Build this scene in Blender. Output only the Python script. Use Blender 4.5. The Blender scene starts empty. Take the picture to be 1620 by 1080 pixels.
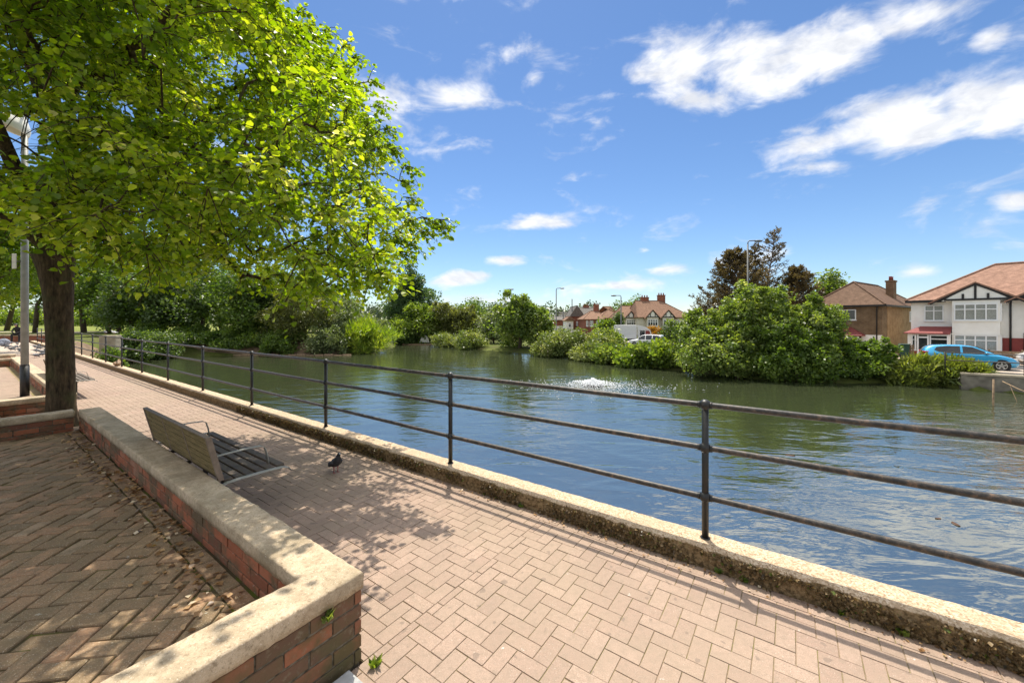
import bpy, bmesh, math, random
import numpy as np
from mathutils import Vector, Matrix, noise as mnoise
from math import radians as R, pi, sin, cos, atan2, sqrt

rng = np.random.default_rng(11)
random.seed(5)
sc = bpy.context.scene
COL = sc.collection
F, HZ, CX, CAMZ = 620.0, 506.0, 810.0, 1.75      # focal length in photo pixels, horizon row, centre column, eye height
D1 = np.array([-.8144, .5803]); D2 = np.array([.5803, .8144])   # along the promenade wall / across the path to the pond
C0 = np.array([-.762, 2.011])
WATER = -2.0

def at(px, py, Y):
    """world point seen at photo pixel (px, py) when it stands Y metres ahead"""
    return Vector(((px - CX) * Y / F, Y, CAMZ - (py - HZ) * Y / F))
def ground_at(px, py, z=0.0):
    Y = F * (CAMZ - z) / (py - HZ)
    return Vector(((px - CX) * Y / F, Y, z))
def T(t, d, z=0.0):
    p = C0 + t * D1 + d * D2
    return Vector((p[0], p[1], z))

# ------------------------------------------------------------------ object helpers
def tag(o, label=None, cat=None, group=None, kind=None):
    if label: o['label'] = label
    if cat: o['category'] = cat
    if group: o['group'] = group
    if kind: o['kind'] = kind
    return o
def empty(name, loc=(0, 0, 0), rz=0, label=None, cat=None, group=None):
    o = bpy.data.objects.new(name, None); COL.objects.link(o)
    o.location = loc; o.rotation_euler = (0, 0, rz); o.empty_display_size = .2
    return tag(o, label, cat, group)
def link_mesh(name, me, mats, parent=None, smooth=False):
    o = bpy.data.objects.new(name, me); COL.objects.link(o)
    for m in (mats if isinstance(mats, (list, tuple)) else [mats]): me.materials.append(m)
    if smooth: me.polygons.foreach_set('use_smooth', [True] * len(me.polygons))
    if parent: o.parent = parent
    return o
def copy_tree(o, parent=None):
    c = o.copy(); COL.objects.link(c)
    if parent: c.parent = parent
    for ch in list(o.children): copy_tree(ch, c)
    return c

class MB:
    """collects shapes; build() links them as ONE mesh object"""
    def __init__(s): s.v = []; s.f = []; s.mi = []; s.m = 0
    def add(s, vs, fs):
        n = len(s.v); s.v += [tuple(v) for v in vs]
        s.f += [tuple(i + n for i in f) for f in fs]; s.mi += [s.m] * len(fs); return s
    def box(s, x0, x1, y0, y1, z0, z1):
        vs = [(x0, y0, z0), (x1, y0, z0), (x1, y1, z0), (x0, y1, z0), (x0, y0, z1), (x1, y0, z1), (x1, y1, z1), (x0, y1, z1)]
        return s.add(vs, [(0, 3, 2, 1), (4, 5, 6, 7), (0, 1, 5, 4), (1, 2, 6, 5), (2, 3, 7, 6), (3, 0, 4, 7)])
    def cbox(s, x0, x1, y0, y1, z0, z1, c=.01):
        """box with chamfered edges"""
        xs, ys, zs = (x0, x1), (y0, y1), (z0, z1); bm = bmesh.new()
        for x in xs:
            for y in ys:
                for z in zs: bm.verts.new((x, y, z))
        bmesh.ops.convex_hull(bm, input=bm.verts)
        bmesh.ops.dissolve_limit(bm, angle_limit=.01, verts=bm.verts, edges=bm.edges)
        bmesh.ops.bevel(bm, geom=list(bm.edges), offset=c, segments=1, affect='EDGES')
        bm.verts.index_update()
        s.add([v.co[:] for v in bm.verts], [[v.index for v in f.verts] for f in bm.faces]); bm.free(); return s
    def prism(s, poly, y0, y1, axis='y'):
        """polygon in x,z pushed along y (axis y), or in x,y pushed along z"""
        n = len(poly)
        if axis == 'y': vs = [(a, y0, b) for a, b in poly] + [(a, y1, b) for a, b in poly]
        elif axis == 'x': vs = [(y0, a, b) for a, b in poly] + [(y1, a, b) for a, b in poly]
        else: vs = [(a, b, y0) for a, b in poly] + [(a, b, y1) for a, b in poly]
        fs = [tuple(range(n)), tuple(range(2 * n - 1, n - 1, -1))] + [(i, i + n, (i + 1) % n + n, (i + 1) % n) for i in range(n)]
        return s.add(vs, fs)
    def tube(s, pts, r, seg=8, caps=True):
        pts = [Vector(p) for p in pts]; n = len(pts)
        rs = r if isinstance(r, (list, tuple)) else [r] * n
        rings = []; up = None
        for i, p in enumerate(pts):
            d = (pts[min(i + 1, n - 1)] - pts[max(i - 1, 0)]).normalized()
            if up is None: up = d.orthogonal().normalized()
            up = (up - d * up.dot(d)).normalized(); w = d.cross(up)
            rings.append([p + (up * cos(2 * pi * k / seg) + w * sin(2 * pi * k / seg)) * rs[i] for k in range(seg)])
        vs = [v for ring in rings for v in ring]; fs = []
        for i in range(n - 1):
            for k in range(seg):
                a, b = i * seg + k, i * seg + (k + 1) % seg
                fs.append((a, b, b + seg, a + seg))
        if caps: fs += [tuple(range(seg - 1, -1, -1)), tuple(range((n - 1) * seg, n * seg))]
        return s.add(vs, fs)
    def ball(s, c, r, seg=10, rings=7, sx=1, sy=1, sz=1):
        vs = [(c[0], c[1], c[2] - r * sz)]; fs = []
        for i in range(1, rings):
            a = -pi / 2 + pi * i / rings
            for k in range(seg):
                b = 2 * pi * k / seg
                vs.append((c[0] + r * sx * cos(a) * cos(b), c[1] + r * sy * cos(a) * sin(b), c[2] + r * sz * sin(a)))
        vs.append((c[0], c[1], c[2] + r * sz)); top = len(vs) - 1
        for k in range(seg):
            fs.append((0, 1 + (k + 1) % seg, 1 + k)); fs.append((top, 1 + (rings - 2) * seg + k, 1 + (rings - 2) * seg + (k + 1) % seg))
        for i in range(rings - 2):
            for k in range(seg):
                a, b = 1 + i * seg + k, 1 + i * seg + (k + 1) % seg
                fs.append((a, b, b + seg, a + seg))
        return s.add(vs, fs)
    def build(s, name, mats, parent=None, smooth=False, rnd=False):
        me = bpy.data.meshes.new(name); me.from_pydata(s.v, [], s.f)
        if len(set(s.mi)) > 1: me.polygons.foreach_set('material_index', s.mi)
        me.validate(); me.update()
        bm = bmesh.new(); bm.from_mesh(me); bmesh.ops.recalc_face_normals(bm, faces=bm.faces); bm.to_mesh(me); bm.free()
        o = link_mesh(name, me, mats, parent, smooth)
        return o
def np_mesh(name, V, faces_n, k, mats, parent=None, rnd=None, smooth=False, tone=None):
    """fast mesh from numpy: V (n,3), faces (m,k)"""
    me = bpy.data.meshes.new(name); m = len(faces_n)
    me.vertices.add(len(V)); me.vertices.foreach_set('co', np.ascontiguousarray(V, dtype=np.float32).ravel())
    me.loops.add(m * k); me.loops.foreach_set('vertex_index', np.ascontiguousarray(faces_n, dtype=np.int32).ravel())
    me.polygons.add(m); me.polygons.foreach_set('loop_start', np.arange(0, m * k, k, dtype=np.int32))
    if rnd is not None:
        a = me.attributes.new('rnd', 'FLOAT', 'FACE'); a.data.foreach_set('value', np.ascontiguousarray(rnd, dtype=np.float32))
    if tone is not None:
        a = me.attributes.new('tone', 'FLOAT', 'FACE'); a.data.foreach_set('value', np.ascontiguousarray(tone, dtype=np.float32))
    me.update(calc_edges=True)
    return link_mesh(name, me, mats, parent, smooth)

# ------------------------------------------------------------------ material helpers
class NT:
    def __init__(s, name):
        s.mat = bpy.data.materials.new(name); s.mat.use_nodes = True
        s.t = s.mat.node_tree; s.b = s.t.nodes['Principled BSDF']; s.out = s.t.nodes['Material Output']
        s._co = None
    def n(s, typ, **kw):
        x = s.t.nodes.new(typ)
        for k, v in kw.items(): setattr(x, k, v)
        return x
    def l(s, a, b): s.t.links.new(a, b)
    def co(s):
        if s._co is None: s._co = s.n('ShaderNodeNewGeometry').outputs['Position']
        return s._co
    def obj(s): return s.n('ShaderNodeTexCoord').outputs['Object']
    def noise(s, scale, detail=4, rough=.55, vec=None, out='Fac', dist=0):
        x = s.n('ShaderNodeTexNoise'); x.inputs['Scale'].default_value = scale; x.inputs['Detail'].default_value = detail
        x.inputs['Roughness'].default_value = rough; x.inputs['Distortion'].default_value = dist
        s.l(vec or s.co(), x.inputs['Vector']); return x.outputs[out]
    def ramp(s, fac, stops, interp='LINEAR'):
        x = s.n('ShaderNodeValToRGB'); x.color_ramp.interpolation = interp; e = x.color_ramp.elements
        while len(e) < len(stops): e.new(.5)
        for i, (p, c) in enumerate(stops):
            e[i].position = p; e[i].color = (c, c, c, 1) if isinstance(c, (int, float)) else (*c, 1)
        s.l(fac, x.inputs[0]); return x.outputs[0]
    def mix(s, fac, a, b, mode='MIX'):
        x = s.n('ShaderNodeMix', data_type='RGBA', blend_type=mode)
        for v, k in ((fac, 0), (a, 6), (b, 7)):
            if hasattr(v, 'default_value') or hasattr(v, 'links'): s.l(v, x.inputs[k])
            elif k == 0: x.inputs[0].default_value = v
            else: x.inputs[k].default_value = (*v, 1)
        return x.outputs[2]
    def math(s, op, a, b=None, c=None):
        x = s.n('ShaderNodeMath', operation=op)
        for i, v in enumerate((a, b, c)):
            if v is None: continue
            if isinstance(v, (int, float)): x.inputs[i].default_value = v
            else: s.l(v, x.inputs[i])
        return x.outputs[0]
    def attr(s, name): return s.n('ShaderNodeAttribute', attribute_name=name).outputs['Fac']
    def bump(s, h, strength=.4, dist=.01):
        x = s.n('ShaderNodeBump'); x.inputs['Strength'].default_value = strength; x.inputs['Distance'].default_value = dist
        s.l(h, x.inputs['Height']); s.l(x.outputs[0], s.b.inputs['Normal']); return s
    def color(s, c):
        if isinstance(c, tuple): s.b.inputs['Base Color'].default_value = (*c, 1)
        else: s.l(c, s.b.inputs['Base Color'])
        return s
    def set(s, rough=.7, metal=0, spec=.5, coat=0):
        s.b.inputs['Roughness'].default_value = rough; s.b.inputs['Metallic'].default_value = metal
        s.b.inputs['Specular IOR Level'].default_value = spec; s.b.inputs['Coat Weight'].default_value = coat; return s

def plain(name, c, rough=.6, metal=0, var=.18, scale=6, coat=0, bump=0, spec=.5):
    m = NT(name); a = tuple(x * (1 - var) for x in c); b = tuple(min(1, x * (1 + var)) for x in c)
    n = m.noise(scale, 5)
    m.color(m.ramp(n, [(.3, a), (.7, b)])).set(rough, metal, spec, coat)
    if bump: m.bump(m.noise(scale * 8, 4), bump, .004)
    return m.mat
def leaf_mat(name, dark, mid, light, pale=None, trans=.45, gloss=.35):
    m = NT(name); r = m.attr('rnd')
    stops = [(0, dark), (.45, mid), (.85, light)]
    if pale: stops += [(.93, light), (.95, pale)]
    c = m.ramp(r, stops)
    m.color(c).set(.38, 0, gloss)
    tr = m.n('ShaderNodeBsdfTranslucent')
    tc = m.mix(1.0, c, (1.0, 1.0, .42), 'MULTIPLY')
    hs = m.n('ShaderNodeHueSaturation'); hs.inputs['Value'].default_value = 2.4; hs.inputs['Saturation'].default_value = 1.05
    m.l(tc, hs.inputs['Color']); m.l(hs.outputs[0], tr.inputs['Color'])
    mx = m.n('ShaderNodeMixShader'); mx.inputs[0].default_value = trans
    m.l(m.b.outputs[0], mx.inputs[1]); m.l(tr.outputs[0], mx.inputs[2]); m.l(mx.outputs[0], m.out.inputs[0])
    return m.mat

M = {}
def make_materials():
    # promenade pavers: pinkish buff concrete blocks with dark and white grit, bird lime splashes
    m = NT('buff_paver'); r = m.attr('rnd')
    c = m.ramp(r, [(0, (.34, .235, .182)), (.5, (.38, .268, .205)), (1, (.42, .30, .232))])
    c = m.mix(m.ramp(m.noise(230, 2, .7), [(.50, 0), (.62, .65)]), c, (.15, .105, .08))
    c = m.mix(m.ramp(m.noise(190, 2, .6), [(.63, 0), (.70, .7)]), c, (.72, .66, .58))
    c = m.mix(m.ramp(m.noise(2.3, 6, .65), [(.40, .5), (.62, 0)]), c, (.27, .205, .155))
    c = m.mix(m.ramp(m.noise(28, 6, .75), [(.47, 0), (.64, .6)]), c, (.24, .185, .14))
    c = m.mix(m.ramp(m.noise(.55, 5, .6), [(.45, 0), (.6, .38)]), c, (.30, .235, .165))
    c = m.mix(m.ramp(m.noise(7.5, 4, .7), [(.685, 0), (.73, .6)]), c, (.75, .71, .66))
    c = m.mix(m.ramp(m.noise(12, 1, .4), [(.70, 0), (.72, .5)]), c, (.16, .125, .10))
    m.color(c).set(.9, 0, .25).bump(m.noise(330, 3), .35, .002); M['paver'] = m.mat
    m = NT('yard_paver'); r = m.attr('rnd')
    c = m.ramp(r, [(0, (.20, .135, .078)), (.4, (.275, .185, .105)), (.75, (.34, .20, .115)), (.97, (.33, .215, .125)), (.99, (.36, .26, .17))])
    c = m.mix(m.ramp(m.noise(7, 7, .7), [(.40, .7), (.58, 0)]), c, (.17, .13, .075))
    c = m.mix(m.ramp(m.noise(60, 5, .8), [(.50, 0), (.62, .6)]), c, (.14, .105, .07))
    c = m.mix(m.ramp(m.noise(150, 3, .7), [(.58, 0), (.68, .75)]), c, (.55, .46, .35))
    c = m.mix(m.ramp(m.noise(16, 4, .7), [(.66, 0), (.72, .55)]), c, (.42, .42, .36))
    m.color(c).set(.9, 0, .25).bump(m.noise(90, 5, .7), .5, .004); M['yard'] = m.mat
    m = NT('joint_sand'); c = m.mix(m.ramp(m.noise(6, 5), [(.42, 0), (.62, 1)]), (.30, .22, .145), (.215, .20, .065))
    m.color(m.mix(m.ramp(m.noise(60, 3), [(.4, 0), (.6, .6)]), c, (.17, .125, .08))).set(.95, 0, .1); M['joint'] = m.mat
    m = NT('dark_joint'); c = m.mix(m.ramp(m.noise(7, 5), [(.48, 0), (.62, 1)]), (.075, .058, .032), (.085, .095, .018))
    m.color(c).set(.95, 0, .1).bump(m.noise(80, 4), .6, .005); M['dark_joint'] = m.mat
    # bricks
    m = NT('red_brick'); r = m.attr('rnd')
    c = m.ramp(r, [(0, (.16, .07, .045)), (.35, (.30, .105, .055)), (.75, (.40, .135, .07)), (1, (.33, .17, .11))])
    c = m.mix(m.ramp(m.noise(4.2, 6, .65), [(.44, 0), (.60, .85)]), c, (.115, .095, .055))
    c = m.mix(m.ramp(m.noise(40, 4, .7), [(.60, 0), (.70, .6)]), c, (.36, .31, .25))
    m.color(c).set(.9, 0, .2).bump(m.noise(75, 5, .7), .6, .006); M['brick'] = m.mat
    m = NT('stained_brick'); r = m.attr('rnd')
    c = m.ramp(r, [(0, (.14, .085, .055)), (.70, (.20, .105, .064)), (.82, (.29, .115, .064)), (1, (.36, .13, .07))])
    c = m.mix(m.ramp(m.noise(3.2, 6, .6), [(.40, .0), (.56, .88)]), c, (.11, .098, .045))
    c = m.mix(m.ramp(m.noise(22, 5, .7), [(.56, 0), (.68, .55)]), c, (.25, .21, .14))
    m.color(c).set(.92, 0, .2).bump(m.noise(60, 6, .75), .8, .008); M['stained_brick'] = m.mat
    m = NT('mortar'); m.color(m.ramp(m.noise(30, 5), [(.35, (.06, .05, .035)), (.65, (.20, .17, .125))])).set(.95, 0, .1).bump(m.noise(90, 4), .6, .006); M['mortar'] = m.mat
    # cast concrete coping: buff with grit and dark lichen patches
    m = NT('coping_concrete')
    c = m.ramp(m.noise(9, 6, .7), [(.3, (.38, .285, .185)), (.52, (.53, .42, .29)), (.72, (.64, .52, .375))])
    c = m.mix(m.ramp(m.noise(2.1, 6, .7), [(.46, 0), (.62, .6)]), c, (.24, .195, .125))
    c = m.mix(m.ramp(m.noise(48, 6, .8), [(.52, 0), (.64, .75)]), c, (.22, .165, .10))
    c = m.mix(m.ramp(m.noise(210, 3, .8), [(.56, 0), (.66, .6)]), c, (.20, .15, .10))
    c = m.mix(m.ramp(m.noise(140, 2), [(.64, 0), (.7, .6)]), c, (.78, .7, .58))
    m.color(c).set(.93, 0, .2).bump(m.noise(110, 6, .75), .8, .006); M['coping'] = m.mat
    # kerb: exposed aggregate on top, moss and soil on the rough face
    m = NT('kerb_concrete'); v = m.n('ShaderNodeTexVoronoi'); v.inputs['Scale'].default_value = 105; m.l(m.co(), v.inputs['Vector'])
    c = m.ramp(m.n('ShaderNodeSeparateColor').outputs[0], [(0, (.4, .3, .2)), (1, (.7, .6, .45))])
    sep = m.n('ShaderNodeSeparateColor'); m.l(v.outputs['Color'], sep.inputs[0])
    c = m.ramp(sep.outputs[0], [(0, (.28, .195, .12)), (.25, (.44, .315, .205)), (.6, (.53, .40, .27)), (1, (.66, .54, .40))])
    c = m.mix(m.ramp(m.noise(5, 5), [(.5, 0), (.68, .5)]), c, (.42, .32, .21))
    g = m.n('ShaderNodeNewGeometry'); sx = m.n('ShaderNodeSeparateXYZ'); m.l(g.outputs['Normal'], sx.inputs[0])
    f = m.math('ADD', m.math('SUBTRACT', .78, sx.outputs[2]), m.math('MULTIPLY', m.math('SUBTRACT', m.noise(26, 5, .7), .5), .9))
    moss = m.ramp(m.noise(34, 5, .7), [(.34, (.05, .036, .02)), (.50, (.19, .13, .065)), (.60, (.29, .205, .115)), (.68, (.11, .12, .028))])
    m.color(m.mix(m.ramp(f, [(.25, 0), (.42, 1)]), c, moss)).set(.95, 0, .15)
    m.bump(m.math('ADD', v.outputs['Distance'], m.noise(60, 5, .7)), .7, .006); M['kerb'] = m.mat
    m = NT('railing_paint'); n = m.noise(38, 6, .7)
    c = m.ramp(n, [(.5, (.010, .011, .011)), (.62, (.022, .02, .018)), (.72, (.11, .055, .03))])
    m.color(c).set(.42, 0, .5).bump(m.noise(120, 4), .25, .003); M['rail'] = m.mat
    m = NT('worn_rail'); n = m.noise(24, 6, .75)
    c = m.ramp(n, [(.42, (.014, .013, .012)), (.55, (.05, .04, .032)), (.68, (.15, .09, .055))])
    m.color(c).set(.5, 0, .5).bump(m.noise(120, 4), .25, .003); M['worn_rail'] = m.mat
    # bark
    m = NT('bark'); mp = m.n('ShaderNodeMapping'); mp.inputs['Scale'].default_value = (1, 1, .22); m.l(m.co(), mp.inputs['Vector'])
    c = m.ramp(m.noise(26, 6, .7, mp.outputs[0]), [(.35, (.025, .018, .012)), (.55, (.085, .06, .036)), (.72, (.155, .105, .06))])
    c = m.mix(m.ramp(m.noise(3, 4), [(.5, 0), (.66, .5)]), c, (.07, .075, .03))
    m.color(c).set(.95, 0, .15).bump(m.noise(30, 6, .75, mp.outputs[0]), 1, .02); M['bark'] = m.mat
    M['far_bark'] = plain('far_bark', (.085, .062, .042), .95, scale=4, var=.35)
    M['dead_bark'] = plain('dead_bark', (.15, .105, .075), .95, scale=4, var=.3)
    # foliage
    M['lime'] = leaf_mat('lime_leaf', (.055, .10, .014), (.132, .198, .024), (.28, .32, .052), (.50, .48, .20), trans=.58)
    M['park'] = leaf_mat('park_leaf', (.045, .085, .010), (.085, .14, .016), (.17, .21, .028), trans=.5)
    M['dark'] = leaf_mat('dark_leaf', (.032, .06, .016), (.06, .10, .028), (.115, .16, .048), trans=.35)
    M['olive'] = leaf_mat('olive_leaf', (.06, .072, .022), (.11, .125, .038), (.18, .19, .065), trans=.35)
    M['grey_green'] = leaf_mat('willow_leaf', (.055, .08, .035), (.11, .145, .06), (.20, .235, .11), (.42, .42, .26), trans=.3)
    M['fresh'] = leaf_mat('fresh_leaf', (.05, .09, .018), (.115, .17, .034), (.22, .275, .062), trans=.42)
    M['poplar'] = leaf_mat('poplar_leaf', (.035, .07, .03), (.065, .115, .048), (.12, .175, .075), trans=.3)
    M['bramble'] = leaf_mat('bramble_leaf', (.055, .085, .022), (.13, .17, .045), (.25, .27, .10), (.62, .56, .42), trans=.3)
    M['bush'] = leaf_mat('bush_leaf', (.048, .082, .022), (.115, .165, .042), (.235, .275, .082), (.44, .44, .24), trans=.4)
    M['mid'] = leaf_mat('mid_leaf', (.04, .078, .016), (.08, .132, .026), (.155, .21, .048), trans=.38)
    M['dead'] = leaf_mat('dead_needle', (.055, .045, .024), (.105, .078, .042), (.17, .125, .065), trans=.2)
    M['reed'] = leaf_mat('reed_leaf', (.07, .12, .015), (.16, .23, .03), (.30, .34, .06), trans=.4)
    M['tussock'] = leaf_mat('tussock_blade', (.06, .085, .02), (.13, .165, .035), (.25, .27, .075), trans=.3)
    M['hedge_orange'] = leaf_mat('hedge_orange_leaf', (.16, .09, .02), (.33, .17, .03), (.46, .25, .06), trans=.25)
    M['litter'] = leaf_mat('litter_leaf', (.10, .05, .022), (.24, .13, .055), (.42, .27, .14), (.6, .5, .36), trans=.15)
    M['far_wood'] = leaf_mat('far_wood_leaf', (.05, .075, .045), (.075, .105, .06), (.10, .13, .075), trans=.2)
    # timber, metal, misc
    m = NT('bench_back_wood'); mp = m.n('ShaderNodeMapping'); mp.inputs['Scale'].default_value = (.25, .25, 1.5); m.l(m.obj(), mp.inputs['Vector'])
    m.color(m.ramp(m.noise(30, 5, .6, mp.outputs[0]), [(.3, (.12, .09, .035)), (.7, (.27, .20, .09))])).set(.75, 0, .25).bump(m.noise(60, 4, .6, mp.outputs[0]), .3, .003); M['wood'] = m.mat
    M['slat'] = plain('weathered_slat', (.105, .08, .058), .75, scale=14, var=.35, bump=.3)
    M['frame_wood'] = plain('bench_frame_paint', (.20, .15, .11), .6, scale=20, var=.25)
    M['steel'] = plain('galvanised_strip', (.34, .33, .29), .6, .0, scale=20)
    M['grey_pole'] = plain('grey_pole_paint', (.23, .235, .225), .5, scale=7)
    M['lamp_grey'] = plain('dark_lamp_paint', (.10, .105, .105), .5, scale=7)
    M['black'] = plain('black_paint', (.012, .012, .013), .45, scale=9)
    M['slab'] = plain('grey_slab', (.34, .34, .33), .85, scale=20, var=.2, bump=.4)
    M['white_plate'] = plain('pale_plate', (.55, .54, .50), .6)
    M['bag'] = plain('opal_lantern', (.72, .70, .65), .45, var=.08)
    M['pigeon'] = plain('dark_plumage', (.025, .026, .03), .5, scale=40, var=.5)
    M['pigeon_grey'] = plain('grey_plumage', (.10, .105, .12), .6, scale=30, var=.5)
    M['gull'] = plain('white_plumage', (.7, .7, .68), .6)
    M['duck'] = plain('brown_plumage', (.26, .16, .085), .7, scale=40, var=.5)
    M['pink'] = plain('bird_leg', (.35, .10, .09), .6)
    # houses
    m = NT('roughcast_white'); m.color(m.ramp(m.noise(1.5, 5), [(.3, (.80, .775, .71)), (.7, (.88, .86, .80))])).set(.9, 0, .2).bump(m.noise(50, 4), .4, .01); M['render'] = m.mat
    M['upvc'] = plain('white_frame', (.80, .80, .79), .35, var=.03)
    M['cream'] = plain('cream_render', (.60, .55, .46), .9, scale=2)
    M['black_timber'] = plain('black_timber', (.018, .016, .015), .6)
    M['red_tile'] = plain('maroon_roof', (.22, .045, .04), .7, scale=12, var=.25)
    M['maroon'] = plain('maroon_paint', (.24, .035, .028), .6, var=.1)
    m = NT('window_glass'); m.color(m.ramp(m.noise(1.2, 2), [(.4, (.02, .024, .026)), (.6, (.045, .05, .052))])).set(.05, 0, .8); M['glass'] = m.mat
    m = NT('net_curtain_glass'); m.color(m.ramp(m.noise(14, 2), [(.35, (.24, .25, .23)), (.65, (.34, .35, .32))])).set(.12, 0, .8); M['net'] = m.mat
    def roof(name, c, sc_=3.2):
        m = NT(name); o = m.obj(); sp = m.n('ShaderNodeSeparateXYZ'); m.l(o, sp.inputs[0])
        w = m.math('FRACT', m.math('MULTIPLY', sp.outputs[2], 6.5))
        k = m.noise(3, 5, .65); cc = m.ramp(k, [(.3, tuple(x * .68 for x in c)), (.55, c), (.75, tuple(min(1, x * 1.35) for x in c))])
        cc = m.mix(m.ramp(m.noise(18, 3), [(.55, 0), (.7, .5)]), cc, tuple(x * .55 for x in c))
        m.color(cc).set(.9, 0, .2).bump(w, .8, .05); return m.mat
    M['roof_pink'] = roof('weathered_pink_tile', (.34, .20, .145))
    M['roof_brown'] = roof('brown_tile', (.20, .125, .085))
    M['roof_far'] = roof('far_brown_tile', (.26, .155, .105))
    M['roof_slate'] = roof('grey_slate', (.17, .155, .14))
    def bricks(name, c1, c2, mort, rot=0):
        m = NT(name); o = m.obj(); sp = m.n('ShaderNodeSeparateXYZ'); m.l(o, sp.inputs[0])
        cb = m.n('ShaderNodeCombineXYZ'); m.l(m.math('ADD', sp.outputs[0], sp.outputs[1]), cb.inputs[0]); m.l(sp.outputs[2], cb.inputs[1])
        b = m.n('ShaderNodeTexBrick'); b.inputs['Scale'].default_value = 1; b.inputs['Brick Width'].default_value = .225; b.inputs['Row Height'].default_value = .075
        b.inputs['Mortar Size'].default_value = .010; b.inputs['Color1'].default_value = (*c1, 1); b.inputs['Color2'].default_value = (*c2, 1); b.inputs['Mortar'].default_value = (*mort, 1)
        m.l(cb.outputs[0], b.inputs['Vector'])
        c = m.mix(m.ramp(m.noise(1.6, 6, .65), [(.4, 0), (.65, .55)]), b.outputs['Color'], tuple(x * .45 for x in c1))
        m.color(c).set(.9, 0, .2); return m.mat
    M['stock_brick'] = bricks('stock_brick', (.17, .105, .055), (.25, .155, .075), (.25, .20, .15))
    M['side_brick'] = bricks('side_brick', (.36, .21, .10), (.44, .27, .13), (.32, .26, .18))
    M['house_brick'] = bricks('house_brick', (.27, .075, .04), (.34, .105, .055), (.28, .19, .15))
    M['concrete_wall'] = plain('pond_wall_concrete', (.15, .135, .105), .95, scale=2.5, var=.4, bump=.5)
    M['abut'] = plain('abutment_concrete', (.30, .26, .19), .95, scale=3, var=.25, bump=.5)
    # cars
    M['blue'] = plain('blue_car_paint', (.02, .33, .62), .25, .2, var=.05, coat=1)
    M['white_car'] = plain('white_car_paint', (.78, .78, .77), .3, 0, var=.03, coat=1)
    M['tyre'] = plain('tyre_rubber', (.018, .018, .018), .85)
    M['rim'] = plain('alloy_rim', (.5, .5, .5), .35, .8)
    M['car_glass'] = plain('car_glass', (.018, .022, .024), .05, 0, var=.2, spec=.8)
    M['red_lamp'] = plain('red_lamp', (.55, .02, .02), .25, var=.1)
    M['clear_lamp'] = plain('clear_lamp', (.65, .66, .66), .15, var=.1)
    M['green_bin'] = plain('dark_green_plastic', (.008, .045, .028), .5)
    M['timber'] = plain('fence_timber', (.25, .17, .10), .85, scale=9, var=.35)
    M['skin'] = plain('skin', (.42, .24, .17), .6, var=.1)
    M['cloth_black'] = plain('black_cloth', (.014, .014, .016), .85)
    M['grey_cloth'] = plain('grey_blue_cloth', (.22, .24, .29), .8, scale=20, var=.5)
    M['foam'] = plain('white_water', (.86, .88, .90), .4, var=.04)
    # ground
    m = NT('ground_earth_grass'); n = m.noise(.35, 6, .65)
    c = m.ramp(n, [(.35, (.10, .085, .045)), (.5, (.10, .12, .03)), (.68, (.16, .18, .045))])
    c = m.mix(m.ramp(m.noise(5, 5), [(.4, .5), (.6, 0)]), c, (.055, .065, .018))
    m.color(c).set(.95, 0, .1).bump(m.noise(12, 5), .6, .05); M['ground'] = m.mat
    m = NT('lawn_grass'); c = m.ramp(m.noise(.12, 5, .6), [(.35, (.15, .19, .04)), (.6, (.24, .25, .065)), (.75, (.32, .29, .10))])
    m.color(m.mix(m.ramp(m.noise(9, 4), [(.4, .35), (.6, 0)]), c, (.07, .09, .02))).set(.95, 0, .1).bump(m.noise(30, 4), .6, .04); M['lawn'] = m.mat
    m = NT('asphalt'); m.color(m.ramp(m.noise(3, 6), [(.3, (.055, .055, .055)), (.7, (.085, .083, .08))])).set(.9, 0, .3).bump(m.noise(120, 3), .5, .004); M['asphalt'] = m.mat
    M['pale_paving'] = plain('pale_paving', (.42, .34, .27), .9, scale=3, var=.2)
    M['soil'] = plain('bare_bank_soil', (.17, .115, .07), .95, scale=2, var=.35, bump=.6)
    # water
    m = NT('pond_water'); m.color((.034, .042, .020)).set(.02, 0, .5); m.b.inputs['IOR'].default_value = 4.6
    mp = m.n('ShaderNodeMapping'); mp.inputs['Rotation'].default_value = (0, 0, R(24)); mp.inputs['Scale'].default_value = (.42, 1.0, 1); m.l(m.co(), mp.inputs['Vector'])
    h1 = m.noise(1.15, 3, .5, mp.outputs[0], dist=.6); h2 = m.noise(4.6, 3, .55, mp.outputs[0], dist=.3); h3 = m.noise(.30, 2, .5)
    patch = m.ramp(h3, [(.38, .35), (.62, 1.0)])
    h = m.math('ADD', m.math('MULTIPLY', h1, .62), m.math('MULTIPLY', m.math('MULTIPLY', h2, patch), .20))
    big = m.ramp(m.noise(.16, 3, .5), [(.36, .72), (.62, 1.0)])
    m.bump(m.math('MULTIPLY', h, big), 1.0, .088); M['water'] = m.mat
make_materials()

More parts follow.
